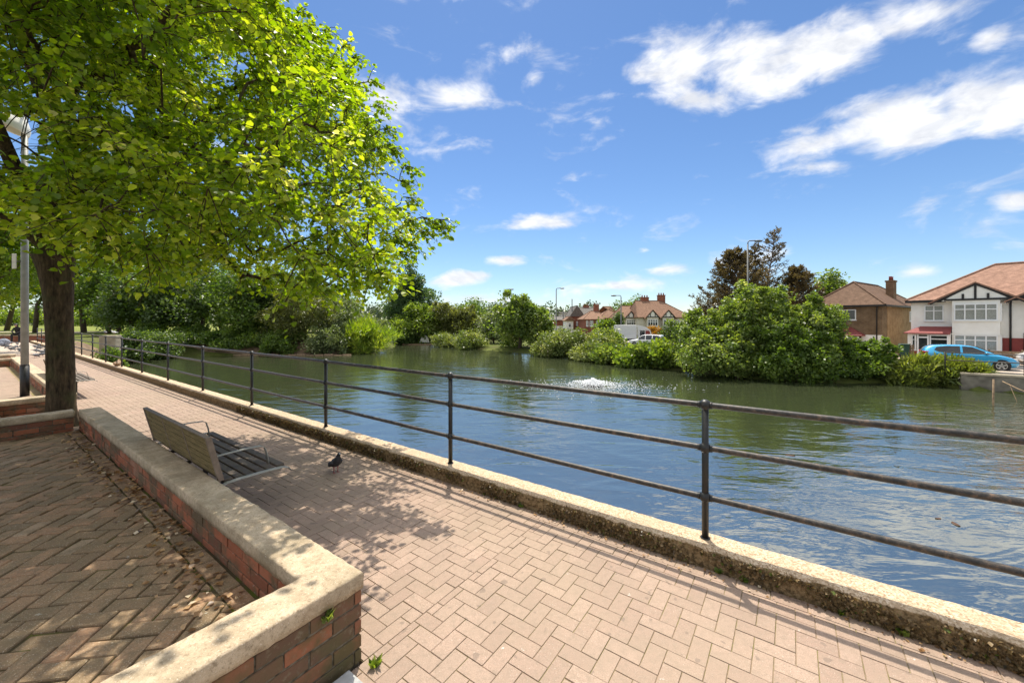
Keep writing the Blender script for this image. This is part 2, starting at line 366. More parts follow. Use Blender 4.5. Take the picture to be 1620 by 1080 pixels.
# ------------------------------------------------------------------ foliage helpers
def unit(a): return a / np.maximum(np.linalg.norm(a, axis=1, keepdims=True), 1e-9)
LEAF6 = np.array([(0, 0, 0), (.46, .22, .10), (.36, .72, .08), (0, 1.05, -.05), (-.36, .72, .08), (-.46, .22, .10)])
LEAF4 = np.array([(0, 0, 0), (.42, .45, .10), (0, 1.0, 0), (-.42, .45, .10)])
BLADE = np.array([(0, 0, 0), (.07, .45, .0), (0, 1.0, 0), (-.07, .45, .0)])
def leaf_mesh(name, pos, axis, nrm, size, rnd, mat, parent=None, tpl=LEAF4):
    a = unit(axis); b = unit(np.cross(a, nrm)); n = np.cross(b, a)
    k = len(tpl); N = len(pos)
    V = (pos[:, None, :] + size[:, None, None] * (tpl[None, :, 0:1] * b[:, None, :] + tpl[None, :, 1:2] * a[:, None, :] + tpl[None, :, 2:3] * n[:, None, :])).reshape(-1, 3)
    base = np.arange(N)[:, None] * k
    if k == 6: Fa = np.stack([base + np.array([0, 1, 2, 3]), base + np.array([0, 3, 4, 5])], 1).reshape(-1, 4)
    else: Fa = np.stack([base + np.array([0, 1, 2]), base + np.array([0, 2, 3])], 1).reshape(-1, 3)
    return np_mesh(name, V, Fa, Fa.shape[1], mat, parent, rnd=np.repeat(rnd, 2))
def ball_pts(n, pw=.5):
    d = unit(rng.normal(size=(n, 3))); return d * (rng.random((n, 1)) ** pw)
def clump_leaves(cent, rad, per, flat=.75, droop=.35, up=.75, tone=None, spread=.55):
    """leaves scattered through leaf clumps; returns pos, axis, normal, rnd"""
    n = len(cent); q = ball_pts(n * per, .45).reshape(n, per, 3)
    r = np.asarray(rad).reshape(-1, 1, 1) * np.ones((n, 1, 1))
    off = q * r * np.array([1, 1, flat]); pos = (cent[:, None, :] + off).reshape(-1, 3)
    out = q.reshape(-1, 3)
    axis = out * .8 + rng.normal(size=out.shape) * .6 + np.array([0, 0, -droop])
    nrm = rng.normal(size=out.shape) * spread + np.array([0, 0, up]) + out * .35
    tone = rng.random(n) if tone is None else tone
    rnd = np.clip(np.repeat(tone, per) * .55 + rng.random(n * per) * .5 - .02, 0, 1)
    return pos, axis, nrm, rnd
def skeleton(base_pts, base_r, cent, tip_r, power=.46, mid=2, jit=.1, sag=.0, seg=6, maxr=None, limbs=()):
    """limbs growing from trunk points to every clump; returns an MB"""
    nodes = [np.array(p, float) for p in base_pts]; par = [-1] + list(range(len(nodes) - 1)); plen = [0.0]
    for i in range(1, len(nodes)): plen.append(plen[-1] + np.linalg.norm(nodes[i] - nodes[i - 1]))
    first = len(nodes); root = nodes[-1]; fork = first - 1
    for lb in limbs:
        j = fork
        for p in lb: nodes.append(np.array(p, float)); par.append(j); plen.append(plen[j] + np.linalg.norm(nodes[-1] - nodes[j])); j = len(nodes) - 1
    order = np.argsort(np.linalg.norm(cent - root, axis=1)); lo = max(0, first - 3)
    for ci in order:
        c = cent[ci]; A = np.array(nodes[lo:]); L = np.array(plen[lo:])
        cost = np.linalg.norm(A - c, axis=1) + .32 * L + .6 * np.maximum(0, A[:, 2] - c[2] - .2)
        j = int(np.argmin(cost)) + lo; p = nodes[j]; ln = np.linalg.norm(c - p)
        for k in range(1, mid + 1):
            f = k / mid; q = p + (c - p) * f
            if k < mid: q = q + rng.normal(size=3) * jit * ln + np.array([0, 0, sag * ln])
            nodes.append(q); par.append(j); plen.append(plen[j] + ln / mid); j = len(nodes) - 1
    n = len(nodes); cnt = np.zeros(n)
    ch = np.zeros(n, int)
    for i in range(n):
        if par[i] >= 0: ch[par[i]] += 1
    for i in range(n - 1, -1, -1):
        if ch[i] == 0: cnt[i] = max(cnt[i], 1)
        if par[i] >= 0: cnt[par[i]] += cnt[i]
    rad = tip_r * cnt ** power
    if maxr: rad = np.minimum(rad, maxr)
    mb = MB()
    for i in range(first, n):
        p = nodes[par[i]]; q = nodes[i]; r0 = min(rad[par[i]], rad[i] * 1.45)
        mb.tube([p, p + (q - p) * .5, q], [r0, (r0 + rad[i]) / 2, rad[i]], seg if rad[i] > .02 else 4, caps=False)
    return mb, nodes, par, rad
def in_lumps(n, lumps, pw=.45):
    """n points in a union of ellipsoids (x,y,z,rx,ry,rz), by volume"""
    L = np.array(lumps, float); w = L[:, 3] * L[:, 4] * L[:, 5]; k = rng.choice(len(L), n, p=w / w.sum())
    return L[k, :3] + ball_pts(n, pw) * L[k, 3:]

def plant(name, label, cat, px, base_py, top_py, half_px, Y, mat, leaf=.16, n=60, per=60, depth=None, trunk_r=.12, clump=.55,
          group=None, lump=6, stem='trunk', bark='far_bark', ybase=None, low=.0, flat=.8, up=.6, tpl=LEAF4, droop=.2, crown='crown', extra=None, shape='round', spike=0):
    """a tree or shrub that stands Y metres ahead and covers photo columns px-half..px+half and rows top..base"""
    b = at(px, base_py or HZ, Y); top = at(px, top_py, Y).z
    if base_py is None: b.z = max(float(gz(np.array([b.x]), np.array([b.y]))[0]), WATER - .1)
    hw = half_px * Y / F; dp = depth or hw
    H = top - b.z; z0 = b.z + low * H
    o = empty(name, b, 0, label, cat, group); rr = np.random.default_rng(int(abs(px) * 7 + abs(top_py) * 13) + 3)
    lumps = []
    for i in range(lump):
        if shape == 'round': f = .2 + .62 * (i + .5) / lump; wid = sin(pi * (.18 + .72 * f)) ** .8
        elif shape == 'cone': f = .08 + .8 * (i + .5) / lump; wid = (1 - f) * 1.02 + .06
        else: f = .25 + .45 * rr.random(); wid = 1
        a = rr.random() * 2 * pi; off = (.42 if shape != 'cone' else .3) * wid
        r = max(.22 * hw, hw * wid * (.52 + .2 * rr.random()))
        lumps.append((cos(a) * hw * off, sin(a) * dp * off, z0 - b.z + (top - z0) * f, r, r * dp / hw, (top - z0) * (.22 + .1 * rr.random())))
    # keep the highest lump touching the top, and one on each side
    lumps.append((rr.normal() * .1 * hw, 0, (H - (top - z0) * .2), hw * (.42 if shape == 'round' else .14), dp * .4, (top - z0) * .2))
    if shape == 'round':
        for s in (-1, 1): lumps.append((s * hw * .58, rr.normal() * .1 * dp, z0 - b.z + (top - z0) * (.28 + .2 * rr.random()), hw * .42, dp * .5, (top - z0) * .3))
    if extra: lumps += extra
    c = in_lumps(n, lumps, .38); c[:, 2] = np.maximum(c[:, 2], .12)
    rad = clump * (.6 + .8 * rng.random(n))
    if spike:                                            # leading shoots that break the outline
        k = n // 3; o2 = np.argsort(-(c[:, 2] + rng.normal(size=n) * .18 * H))[:k]; sh = c[o2] + np.stack([rng.normal(size=k) * .3 * spike, rng.normal(size=k) * .3 * spike, (.35 + .8 * rng.random(k)) * spike], 1)
        c = np.concatenate([c, sh]); rad = np.concatenate([rad, clump * (.28 + .3 * rng.random(k))]); n += k
    ofs = px * .37
    tone = np.array([min(1, max(0, .5 + 1.1 * nz((q[0] + ofs, q[1], q[2]), .55 / max(clump, .3)))) for q in c]) * .7 + .3 * rng.random(n)
    pos, ax, nr, rnd = clump_leaves(c, rad, per, flat, droop, up, tone)
    pos[:, 2] = np.maximum(pos[:, 2], .02)
    size = leaf * (.65 + .7 * rng.random(len(pos)))
    leaf_mesh(crown, pos, ax, nr, size, rnd, M[mat], o, tpl)
    tb = [(0, 0, -.25), (rr.normal() * .05 * H, 0, .18 * H + low * H * .5), (rr.normal() * .06 * H, rr.normal() * .04 * H, (.34 + .3 * low) * H)]
    mb, *_ = skeleton(tb, trunk_r, c[:min(n, 46)], trunk_r * .16, mid=2, jit=.08, maxr=trunk_r)
    mb.tube(tb, [trunk_r * 1.25, trunk_r, trunk_r * .8], 8)
    mb.build(stem, M[bark], o, True)
    return o

# ------------------------------------------------------------------ the ground
def wpt(px, py):
    Y = F * (CAMZ - WATER) / (py - HZ); return ((px - CX) * Y / F, Y)
WALL0 = np.array([24.4, 21.3]); WDIR = np.array([.80, -.60])
POND = [tuple(T(24.5, 1.98)[:2]), tuple(T(-38, 1.98)[:2]), (52, -14), tuple(WALL0 + WDIR * 30), tuple(WALL0), wpt(1430, 607), (19.8, 22.8), (15.2, 24.3), wpt(1100, 591),
        wpt(1050, 585), wpt(980, 577), wpt(930, 572), wpt(880, 565), wpt(830, 559.5), wpt(770, 555), wpt(700, 549), (-13, 60.5), (-17.2, 60.5), wpt(622, 552), wpt(590, 558),
        wpt(520, 561), wpt(400, 562), wpt(300, 564), wpt(235, 567), (-33.5, 33.2)]
PP = np.array(POND)
def pond_sd(x, y):
    d = np.full(x.shape, 1e9); ins = np.zeros(x.shape, bool)
    for i in range(len(PP)):
        a = PP[i]; b = PP[(i + 1) % len(PP)]; e = b - a
        t = np.clip(((x - a[0]) * e[0] + (y - a[1]) * e[1]) / (e @ e), 0, 1)
        d = np.minimum(d, np.hypot(x - a[0] - t * e[0], y - a[1] - t * e[1]))
        c = ((a[1] > y) != (b[1] > y)) & (x < (b[0] - a[0]) * (y - a[1]) / (b[1] - a[1] + 1e-12) + a[0]); ins ^= c
    return np.where(ins, -d, d)
def gz(x, y):
    sd = pond_sd(x, y)
    e = np.clip((x + 26) / 16, 0, 1); east = -1.25 - .35 * np.clip((y - 26) / 22, 0, 1)
    land = -.05 * (1 - e) + east * e
    tt = (x - C0[0]) * D1[0] + (y - C0[1]) * D1[1]; dd = (x - C0[0]) * D2[0] + (y - C0[1]) * D2[1]
    prom = (dd < 1.99) & (tt < 25.5)
    land = np.where(prom, -.06, land); w = np.where(prom, .8, np.where((x > 24.5), .45, 2.6))
    bank = np.clip(sd / w, 0, 1)
    lip = np.where(prom, -3.2, -2.15)
    z = np.where(sd < 0, np.maximum(-3.2, -2.15 + sd * .6), lip + (land - lip) * bank)
    return np.where(prom & (dd > 1.2), -3.2, z)
def axis_pts(lo, hi, step, far, n):
    a = np.arange(lo, hi + .01, step); g = np.geomspace(step, far, n)
    return np.concatenate([lo - g[::-1], a, hi + g])
gx = axis_pts(-62, 62, .8, 3500, 22); gy = axis_pts(-14, 92, .8, 3500, 22)
GX, GY = np.meshgrid(gx, gy); GZ = gz(GX, GY)
nx, ny = len(gx), len(gy); idx = np.arange(nx * ny).reshape(ny, nx)
fq = np.stack([idx[:-1, :-1], idx[:-1, 1:], idx[1:, 1:], idx[1:, :-1]], -1).reshape(-1, 4)
tag(np_mesh('ground', np.stack([GX, GY, GZ], -1).reshape(-1, 3), fq, 4, M['ground'], smooth=True), 'rough earth and grass on the banks round the pond', 'ground', kind='structure')
wp = [(-62, -20), (60, -20), (60, 64), (-62, 64)]
mb = MB(); mb.add([(x, y, WATER) for x, y in wp], [(0, 1, 2, 3)])
tag(mb.build('water', M['water']), 'rippled green brown pond reflecting sky and trees', 'water', kind='structure')

def sheet(name, label, cat, mat, centre, widths, lift, seg=1.0, kind='structure'):
    """a strip draped on the terrain along a polyline"""
    P = [np.array(p, float) for p in centre]; pts = []
    for i in range(len(P) - 1):
        n = max(1, int(np.linalg.norm(P[i + 1] - P[i]) / seg))
        pts += [P[i] + (P[i + 1] - P[i]) * k / n for k in range(n)]
    pts.append(P[-1]); pts = np.array(pts); tg = np.gradient(pts, axis=0); tg = unit(tg); nn = np.stack([-tg[:, 1], tg[:, 0]], 1)
    us = np.linspace(widths[0], widths[1], max(3, int((widths[1] - widths[0]) / seg) + 1))
    X = pts[:, None, :] + nn[:, None, :] * us[None, :, None]
    Z = gz(X[..., 0], X[..., 1]) + lift; V = np.concatenate([X, Z[..., None]], -1)
    a, b = Z.shape; ix = np.arange(a * b).reshape(a, b)
    fs = np.stack([ix[:-1, :-1], ix[1:, :-1], ix[1:, 1:], ix[:-1, 1:]], -1).reshape(-1, 4)
    return tag(np_mesh(name, V.reshape(-1, 3), fs, 4, mat, smooth=True), label, cat, kind=kind)
ROAD = [(47, 1), (40, 10.5), (30.3, 23.4), (24, 33), (18.2, 45), (12, 60), (4, 80), (-8, 110)]
sheet('road', 'grey asphalt road running past the houses behind the pond', 'road', M['asphalt'], ROAD, (-3.4, 3.4), .03)
sheet('pavement', 'pale pavement and forecourts in front of the houses', 'pavement', M['pale_paving'], ROAD, (-9.5, -3.5), .06)
sheet('pond_footway', 'pale footway between the road and the pond wall', 'pavement', M['pale_paving'], [(43, 5.2), (34, 16.3), (27.6, 23.0)], (-2.2, .6), .05)
sheet('lawn', 'sunlit park grass beyond the trees', 'grass', M['lawn'], [(-150, 58), (-30, 66)], (-22, 60), .03, 3)
sheet('park_path', 'pale path crossing the park grass', 'path', M['pale_paving'], [(-150, 52), (-44, 58), (-20, 66)], (-1.3, 1.3), .06, 1.5)
sheet('bank_soil', 'bare brown earth at the water edge under the trees', 'soil', M['soil'], [(-44, 43.6), (-32, 42.2), (-27, 43), (-19, 43.2)], (-1.2, 1.7), .05, .6)
sheet('pond_end_soil', 'brown trodden earth at the end of the pond', 'soil', M['soil'], [(-22.6, 19.5), (-29, 27), (-36, 33)], (-.8, 10), .04, .6)

def quad(name, pts, mat, label, cat):
    mb = MB(); mb.add(pts, [tuple(range(len(pts)))]); return tag(mb.build(name, mat), label, cat, kind='structure')

# ------------------------------------------------------------------ block paving: every block a chamfered slab in one mesh
def clip_poly(poly, a, b, c):
    """keep the side a*x+b*y<=c"""
    out = []
    for i in range(len(poly)):
        p, q = poly[i], poly[(i + 1) % len(poly)]; dp = a * p[0] + b * p[1] - c; dq = a * q[0] + b * q[1] - c
        if dp <= 0: out.append(p)
        if (dp < 0) != (dq < 0) and dp != dq:
            f = dp / (dp - dq); out.append((p[0] + (q[0] - p[0]) * f, p[1] + (q[1] - p[1]) * f))
    return out
def paving(name, mat, region, zt, rot=0.0, org=(0, 0), mod=.104, gap=.0038, extra=(), chamfer=.002, jit=.0007, label='', cat='paving'):
    """herringbone blocks over the (t,d) rectangle region, turned by rot; extra = ready rectangles (t0,t1,d0,d1)"""
    t0, t1, d0, d1 = region; V = []; Fs = []; rn = []
    ca, sa = cos(rot), sin(rot)
    def emit(poly):
        if len(poly) < 3: return
        ar = abs(sum(poly[i][0] * poly[(i + 1) % len(poly)][1] - poly[(i + 1) % len(poly)][0] * poly[i][1] for i in range(len(poly)))) / 2
        if ar < .0012: return
        cx = sum(p[0] for p in poly) / len(poly); cy = sum(p[1] for p in poly) / len(poly); n = len(poly); o = len(V)
        z = zt + random.gauss(0, jit); tx, ty = random.gauss(0, .4 * jit / .1), random.gauss(0, .4 * jit / .1); rings = []
        rad = [sqrt((p[0] - cx) ** 2 + (p[1] - cy) ** 2) for p in poly]
        for inset, dz in ((0, -.035), (0, -chamfer), (chamfer * 1.2, 0)):
            for p, r in zip(poly, rad):
                f = 1 - inset / max(r, .02); x, y = cx + (p[0] - cx) * f, cy + (p[1] - cy) * f
                V.append(T(x, y, z + dz + tx * (x - cx) + ty * (y - cy)))
        Fs.append(tuple(o + 2 * n + i for i in range(n)))
        for k in range(2):
            for i in range(n): Fs.append((o + k * n + i, o + k * n + (i + 1) % n, o + (k + 1) * n + (i + 1) % n, o + (k + 1) * n + i))
        v = random.random(); rn.extend([v] * (1 + 2 * n))
    g = gap / 2
    cor = [((t - org[0]) * ca + (d - org[1]) * sa, -(t - org[0]) * sa + (d - org[1]) * ca) for t in (t0, t1) for d in (d0, d1)]
    i0, i1 = int(min(c[0] for c in cor) / mod) - 3, int(max(c[0] for c in cor) / mod) + 3
    j0, j1 = int(min(c[1] for c in cor) / mod) - 3, int(max(c[1] for c in cor) / mod) + 3
    for j in range(j0, j1):
        for i in range(i0, i1):
            k = (i - j) % 4
            if k == 0: r = (i, i + 2, j, j + 1)
            elif k == 3: r = (i, i + 1, j, j + 2)
            else: continue
            a0, a1, b0, b1 = r[0] * mod + g, r[1] * mod - g, r[2] * mod + g, r[3] * mod - g
            p = [(a0, b0), (a1, b0), (a1, b1), (a0, b1)]
            p = [(org[0] + x * ca - y * sa, org[1] + x * sa + y * ca) for x, y in p]
            if all(q[0] > t1 or q[0] < t0 or q[1] > d1 or q[1] < d0 for q in p) and not (t0 < sum(q[0] for q in p) / 4 < t1 and d0 < sum(q[1] for q in p) / 4 < d1): continue
            for a, b, c in ((1, 0, t1 - g), (-1, 0, -t0 - g), (0, 1, d1 - g), (0, -1, -d0 - g)): p = clip_poly(p, a, b, c)
            emit(p)
    for (a0, a1, b0, b1) in extra: emit([(a0 + g, b0 + g), (a1 - g, b0 + g), (a1 - g, b1 - g), (a0 + g, b1 - g)])
    me = bpy.data.meshes.new(name); me.from_pydata([tuple(v) for v in V], [], Fs)
    a = me.attributes.new('rnd', 'FLOAT', 'FACE'); a.data.foreach_set('value', np.array(rn, np.float32))
    o = link_mesh(name, me, mat); return tag(o, label, cat, kind='structure')
row = [(t, t + .19, 1.742, 1.846) for t in np.arange(-7.0, 30, .19)]
paving('path', M['paver'], (.0, 30.0, .0, 1.742), 0, mod=.0925, org=(.0, .03), extra=row, label='buff block paved promenade laid in herringbone beside the pond', cat='path')
paving('path_end', M['paver'], (-7.0, .0, -3.6, 1.742), 0, mod=.0925, org=(-.05, .055), label='buff block paving at the open end of the seating bay', cat='path')
quad('path_bed', [T(-9, -4.5, -.0045), T(-9, 1.9, -.0045), T(46, 1.9, -.0045), T(46, .0, -.0045), T(.0, .0, -.0045), T(.0, -4.5, -.0045)], M['joint'], 'mossy sand in the joints of the promenade paving', 'path')
quad('plaza', [T(19.9, -30, .0), T(30.1, -30, .0), T(30.1, -.0, .0), T(19.9, -.0, .0)], M['pale_paving'], 'sunlit pale paving where the pigeons gather', 'paving')
quad('plaza_end', [T(30.1, -30, .003), T(47, -30, .003), T(47, 1.84, .003), T(30.1, 1.84, .003)], M['pale_paving'], 'pale paving at the far end of the promenade', 'paving')
YZ = .19
border = [(t, t + .207, -.345, -.232) for t in np.arange(.25, 6.4, .207)]
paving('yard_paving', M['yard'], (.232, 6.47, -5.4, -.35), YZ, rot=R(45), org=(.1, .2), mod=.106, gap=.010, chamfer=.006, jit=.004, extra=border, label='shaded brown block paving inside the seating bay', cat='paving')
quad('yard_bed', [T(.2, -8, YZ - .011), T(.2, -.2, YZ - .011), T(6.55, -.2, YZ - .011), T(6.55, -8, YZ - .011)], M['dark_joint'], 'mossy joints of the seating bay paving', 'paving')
paving('second_yard_paving', M['paver'], (8.66, 19.4, -4.2, -.35), YZ, rot=R(45), org=(.1, .2), mod=.106, gap=.007, label='sunlit block paving of the next seating bay', cat='paving')
quad('second_yard_bed', [T(8.6, -10, YZ - .011), T(8.6, -.2, YZ - .011), T(19.5, -.2, YZ - .011), T(19.5, -10, YZ - .011)], M['joint'], 'joints of the next seating bay paving', 'paving')
quad('tree_pit_soil', [T(6.69, -1.2, .16), T(6.69, -.02, .10), T(8.42, -.02, .10), T(8.42, -1.2, .16)], M['soil'], 'dry soil round the foot of the promenade tree', 'soil')

# ------------------------------------------------------------------ kerb with its rough mossy face
def nz(p, s): return mnoise.noise(Vector(p) * s)
def sweep_ring(stations, ring_fn, amp, caps=(1, 1)):
    """rings of points joined along stations, each point pushed by noise of its own position"""
    V = []; Fs = []; n = None
    for s in stations:
        ring = ring_fn(s); n = len(ring)
        for p, nm in ring:
            a = amp(p, nm); V.append(p + nm * a)
    for i in range(len(stations) - 1):
        for k in range(n):
            a, b = i * n + k, i * n + (k + 1) % n; Fs.append((a, b, b + n, a + n))
    if caps[0]: Fs.append(tuple(range(n - 1, -1, -1)))
    if caps[1]: Fs.append(tuple(range((len(stations) - 1) * n, len(stations) * n)))
    return V, Fs
KF, KB = 1.85, 2.085
kprof = [(KF, -.03, -1, 0), (KF, .0, -1, 0), (KF, .03, -1, 0), (KF, .055, -1, 0), (KF, .08, -1, 0), (KF, .105, -1, 0), (KF, .128, -1, .2), (KF + .012, .144, -.7, .7), (KF + .03, .15, 0, 1), (KF + .075, .151, 0, 1), (KF + .12, .152, 0, 1),
         (KF + .165, .151, 0, 1), (KB - .02, .148, .3, 1), (KB, .135, 1, .3), (KB, .02, 1, 0), (KB, -3.1, 1, 0), (KF + .02, -3.1, -1, 0)]
def kring(t):
    out = []
    for d, z, nd, n_z in kprof:
        v = np.array([0, 0]) + D2 * nd; out.append((T(t, d, z), Vector((v[0], v[1], n_z))))
    return out
def kamp(p, nm):
    face = 1.0 if (nm.z < .5 and p.z < .14 and p.z > -.02 and nm.y < .2) else 0
    return (.010 * nz(p, 9) + .007 * nz(p, 31) + .005 * nz(p, 70)) * face * 1.6 + (.004 * nz(p, 12) + .0025 * nz(p, 60) - .002 * max(0, nz(p, 4))) * (1 - face)
st = list(np.arange(-7.5, -2.8, .08)) + list(np.arange(-2.8, 5.0, .022)) + list(np.arange(5, 12, .06)) + list(np.arange(12, 25.6, .3))
V, Fs = sweep_ring(st, kring, kamp)
me = bpy.data.meshes.new('kerb'); me.from_pydata([tuple(v) for v in V], [], Fs); me.update()
ko = link_mesh('kerb', me, M['kerb'], smooth=True); tag(ko, 'long pale aggregate kerb edging the pond, its face rough with moss', 'kerb', kind='structure')
ko.data.polygons.foreach_set('use_smooth', [len(p.vertices) == 4 for p in ko.data.polygons])
mb = MB(); A = [T(25.5, KF, 0), T(25.5, KB, 0), T(46, KB, 0), T(46, KF, 0)]
mb.add([tuple(p[:2]) + (z,) for z in (-1.5, .15) for p in A], [(0, 3, 2, 1), (4, 5, 6, 7), (0, 1, 5, 4), (1, 2, 6, 5), (2, 3, 7, 6), (3, 0, 4, 7)])
tag(mb.build('far_kerb', M['kerb']), 'far stretch of the pale kerb beyond the end of the pond', 'kerb', kind='structure')

# ------------------------------------------------------------------ brick walls with concrete coping
def brick_wall(name, label, axis, a0, a1, b0, b1, z0, courses, brick='brick', cop=True, ztop=.462, miter=0, group=None, bs=0, be=0):
    """axis 't': runs along t from a0 to a1, thickness d from b0 to b1; axis 'd': the other way round"""
    PT = (lambda a, b, z: T(a, b, z)) if axis == 't' else (lambda a, b, z: T(b, a, z))
    root = empty(name, PT((a0 + a1) / 2, (b0 + b1) / 2, 0), 0, label, 'wall', group); inv = root.location
    ch, L = .075, a1 - a0; V = []; Fs = []; rn = []
    bo = .008                                   # brickwork sits a little inside the coping
    for c in range(courses):
        z = z0 + c * ch; off = 0 if c % 2 == 0 else -.1125; x = a0 + bo + off + bs
        while x < a1 + be - bo - .02:
            xa, xb = max(x, a0 + bo + bs), min(x + .215, a1 + be - bo)
            if xb - xa > .03:
                o = len(V); j = [random.gauss(0, .0016) for _ in range(6)]; e = .004
                xs = (xa + j[0] * .5, xb + j[1] * .5); ys = (b0 + bo + j[2], b1 - bo + j[3]); zs = (z + .005 + j[4] * .6, z + ch - .005 + j[5] * .6)
                for zz, ins in ((zs[0], e), (zs[0] + e, 0), (zs[1] - e, 0), (zs[1], e)):
                    for (p, q) in ((xs[0] + ins, ys[0] + ins), (xs[1] - ins, ys[0] + ins), (xs[1] - ins, ys[1] - ins), (xs[0] + ins, ys[1] - ins)):
                        V.append(PT(p, q, zz) - inv)
                f = [(o, o + 3, o + 2, o + 1), (o + 12, o + 13, o + 14, o + 15)]
                for k in range(3):
                    for i in range(4): f.append((o + k * 4 + i, o + k * 4 + (i + 1) % 4, o + k * 4 + 4 + (i + 1) % 4, o + k * 4 + 4 + i))
                Fs += f; rn += [random.random()] * len(f)
            x += .225
    me = bpy.data.meshes.new('brickwork'); me.from_pydata([tuple(v) for v in V], [], Fs)
    at_ = me.attributes.new('rnd', 'FLOAT', 'FACE'); at_.data.foreach_set('value', np.array(rn, np.float32))
    bw = link_mesh('brickwork', me, M[brick], root)
    bm = bmesh.new(); bm.from_mesh(me); bmesh.ops.recalc_face_normals(bm, faces=bm.faces); bm.to_mesh(me); bm.free()
    m2 = MB(); q = bo + .007; zb = z0 + courses * ch
    cs = [PT(a, b, z) - inv for z in (z0 - .05, zb) for a, b in ((a0 + q + bs, b0 + q), (a1 + be - q, b0 + q), (a1 + be - q, b1 - q), (a0 + q + bs, b1 - q))]
    m2.add(cs, [(0, 3, 2, 1), (4, 5, 6, 7), (0, 1, 5, 4), (1, 2, 6, 5), (2, 3, 7, 6), (3, 0, 4, 7)]); m2.build('mortar', M['mortar'], root)
    if not cop: return root
    zc = zb + .002; w = b1 - b0; c_ = .011
    prof = [(0, zc, -1, -.5), (0, zc + .03, -1, 0), (0, ztop - c_, -1, .2), (c_ * .4, ztop - c_ * .35, -.7, .7), (c_ * 1.4, ztop, 0, 1)] + [(w * f, ztop, 0, 1) for f in (.2, .35, .5, .65, .8)] + \
           [(w - c_ * 1.4, ztop, 0, 1), (w - c_ * .4, ztop - c_ * .35, .7, .7), (w, ztop - c_, 1, .2), (w, zc + .03, 1, 0), (w, zc, 1, -.5), (w * .5, zc, 0, -1)]
    step = .03 if L < 9 and a0 < 7 else .12; n = max(2, int(L / step)); st_ = [i / n for i in range(n + 1)]
    def ring(s):
        out = []
        for u, z, nu, nzz in prof:
            b = b0 + u; lo = a0; hi = a1
            if miter == 1: lo = a0 - b                  # 45 degree corner at the start
            if miter == 2: hi = -b
            a = lo + (hi - lo) * s; p = PT(a, b, z) - inv
            d = (D2 if axis == 't' else D1) * nu; out.append((p, Vector((d[0], d[1], nzz))))
        return out
    def amp(p, nm):
        g = p + inv; ed = 1.0 if abs(nm.z) > .1 and abs(nm.z) < .9 else .35
        return ed * (.003 * nz(g, 6) + .005 * nz(g, 24)) - ed * .010 * max(0, nz(g, 13) - .3) + .0016 * nz(g, 60)
    V, Fs = sweep_ring(st_, ring, amp, (miter != 1, miter != 2))
    me = bpy.data.meshes.new('coping'); me.from_pydata([tuple(v) for v in V], [], Fs); me.update()
    bm = bmesh.new(); bm.from_mesh(me); bmesh.ops.recalc_face_normals(bm, faces=bm.faces); bm.to_mesh(me); bm.free()
    link_mesh('coping', me, M['coping'], root, True); return root
bay = brick_wall('bay_wall', 'low red brick wall with buff coping cornering beside the path, nearest the viewer', 't', .0, 6.57, -.225, 0, .0, 5, miter=1, bs=.222)
arm = brick_wall('bay_wall_return', '', 'd', -3.2, -.226, .0, .225, .0, 5, 'stained_brick', miter=2, be=.226)
# the return is the same L-shaped wall: its pieces join the long wall's thing
for ch in list(arm.children):
    off = arm.location - bay.location; ch.parent = bay; ch.location = off
    if ch.name.startswith('brickwork'): ch['label'] = 'dark algae stained brickwork of the short return'
bpy.data.objects.remove(arm)
brick_wall('planter_wall', 'low coped brick wall across the bay in front of the tree trunk', 'd', -5.2, -.27, 6.48, 6.70, .0, 5, group=None)
brick_wall('planter_wall', 'low coped brick wall behind the tree trunk, ending at the path', 'd', -5.2, -.02, 8.42, 8.64, .0, 5)
brick_wall('planter_wall', 'short coped brick wall at the left edge, closing the tree pit', 't', 6.705, 8.415, -1.12, -.90, .0, 5)
brick_wall('bay_wall', 'long sunlit coped wall of the next bay, behind the grey post', 't', 8.66, 20.2, -.225, 0, .0, 5)
brick_wall('planter_wall', 'sunlit coped wall closing the next bay at the left edge', 'd', -5, -.24, 19.6, 19.82, .0, 5)
brick_wall('planter_wall', 'sunlit coped slab wall by the pigeon flock at the left edge', 'd', -6, -.02, 22.0, 22.5, .0, 5)

# ------------------------------------------------------------------ pond railing
RH = (.452, .812, 1.127)
rail = empty('railing', T(0, 1.97, .15), 0, 'black tubular three bar railing standing on the pond kerb', 'railing')
base = rail.location
mb = MB()
mb.tube([(0, 0, -.01), (0, 0, .985)], .0235, 14)
for h in RH: mb.ball((0, 0, h - .15), .041, 14, 9)
mb.tube([(0, 0, 0), (0, 0, .008)], .034, 14)
for h in RH:
    for s in (-1, 1): mb.tube([(D1[0] * .032 * s, D1[1] * .032 * s, h - .15), (D1[0] * .048 * s, D1[1] * .048 * s, h - .15)], .0255, 12)
P0 = np.array([1.415, 2.872]); t0 = float((P0 - C0) @ D1)
post0 = None; NP = 18
for k in range(-2, NP):
    loc = T(t0 + 2.585 * k, 1.97, .15) - base
    if post0 is None: post0 = mb.build('post', M['rail'], rail, True); o = post0
    else: o = post0.copy(); COL.objects.link(o); o.parent = rail
    o.location = loc; o.rotation_euler.z = random.uniform(-.02, .02)
for i, h in enumerate(RH):
    mb = MB(); pts = []
    for s in np.arange(t0 - 2 * 2.585, t0 + (NP - 1) * 2.585 + .01, 2.585 / 6):
        p = T(s, 1.97, h) - base; p.z += .004 * nz((s, i * 7.0, 0), .9); pts.append(p)
    mb.tube(pts, .0212, 12); mb.build('rail', M['worn_rail'], rail, True)

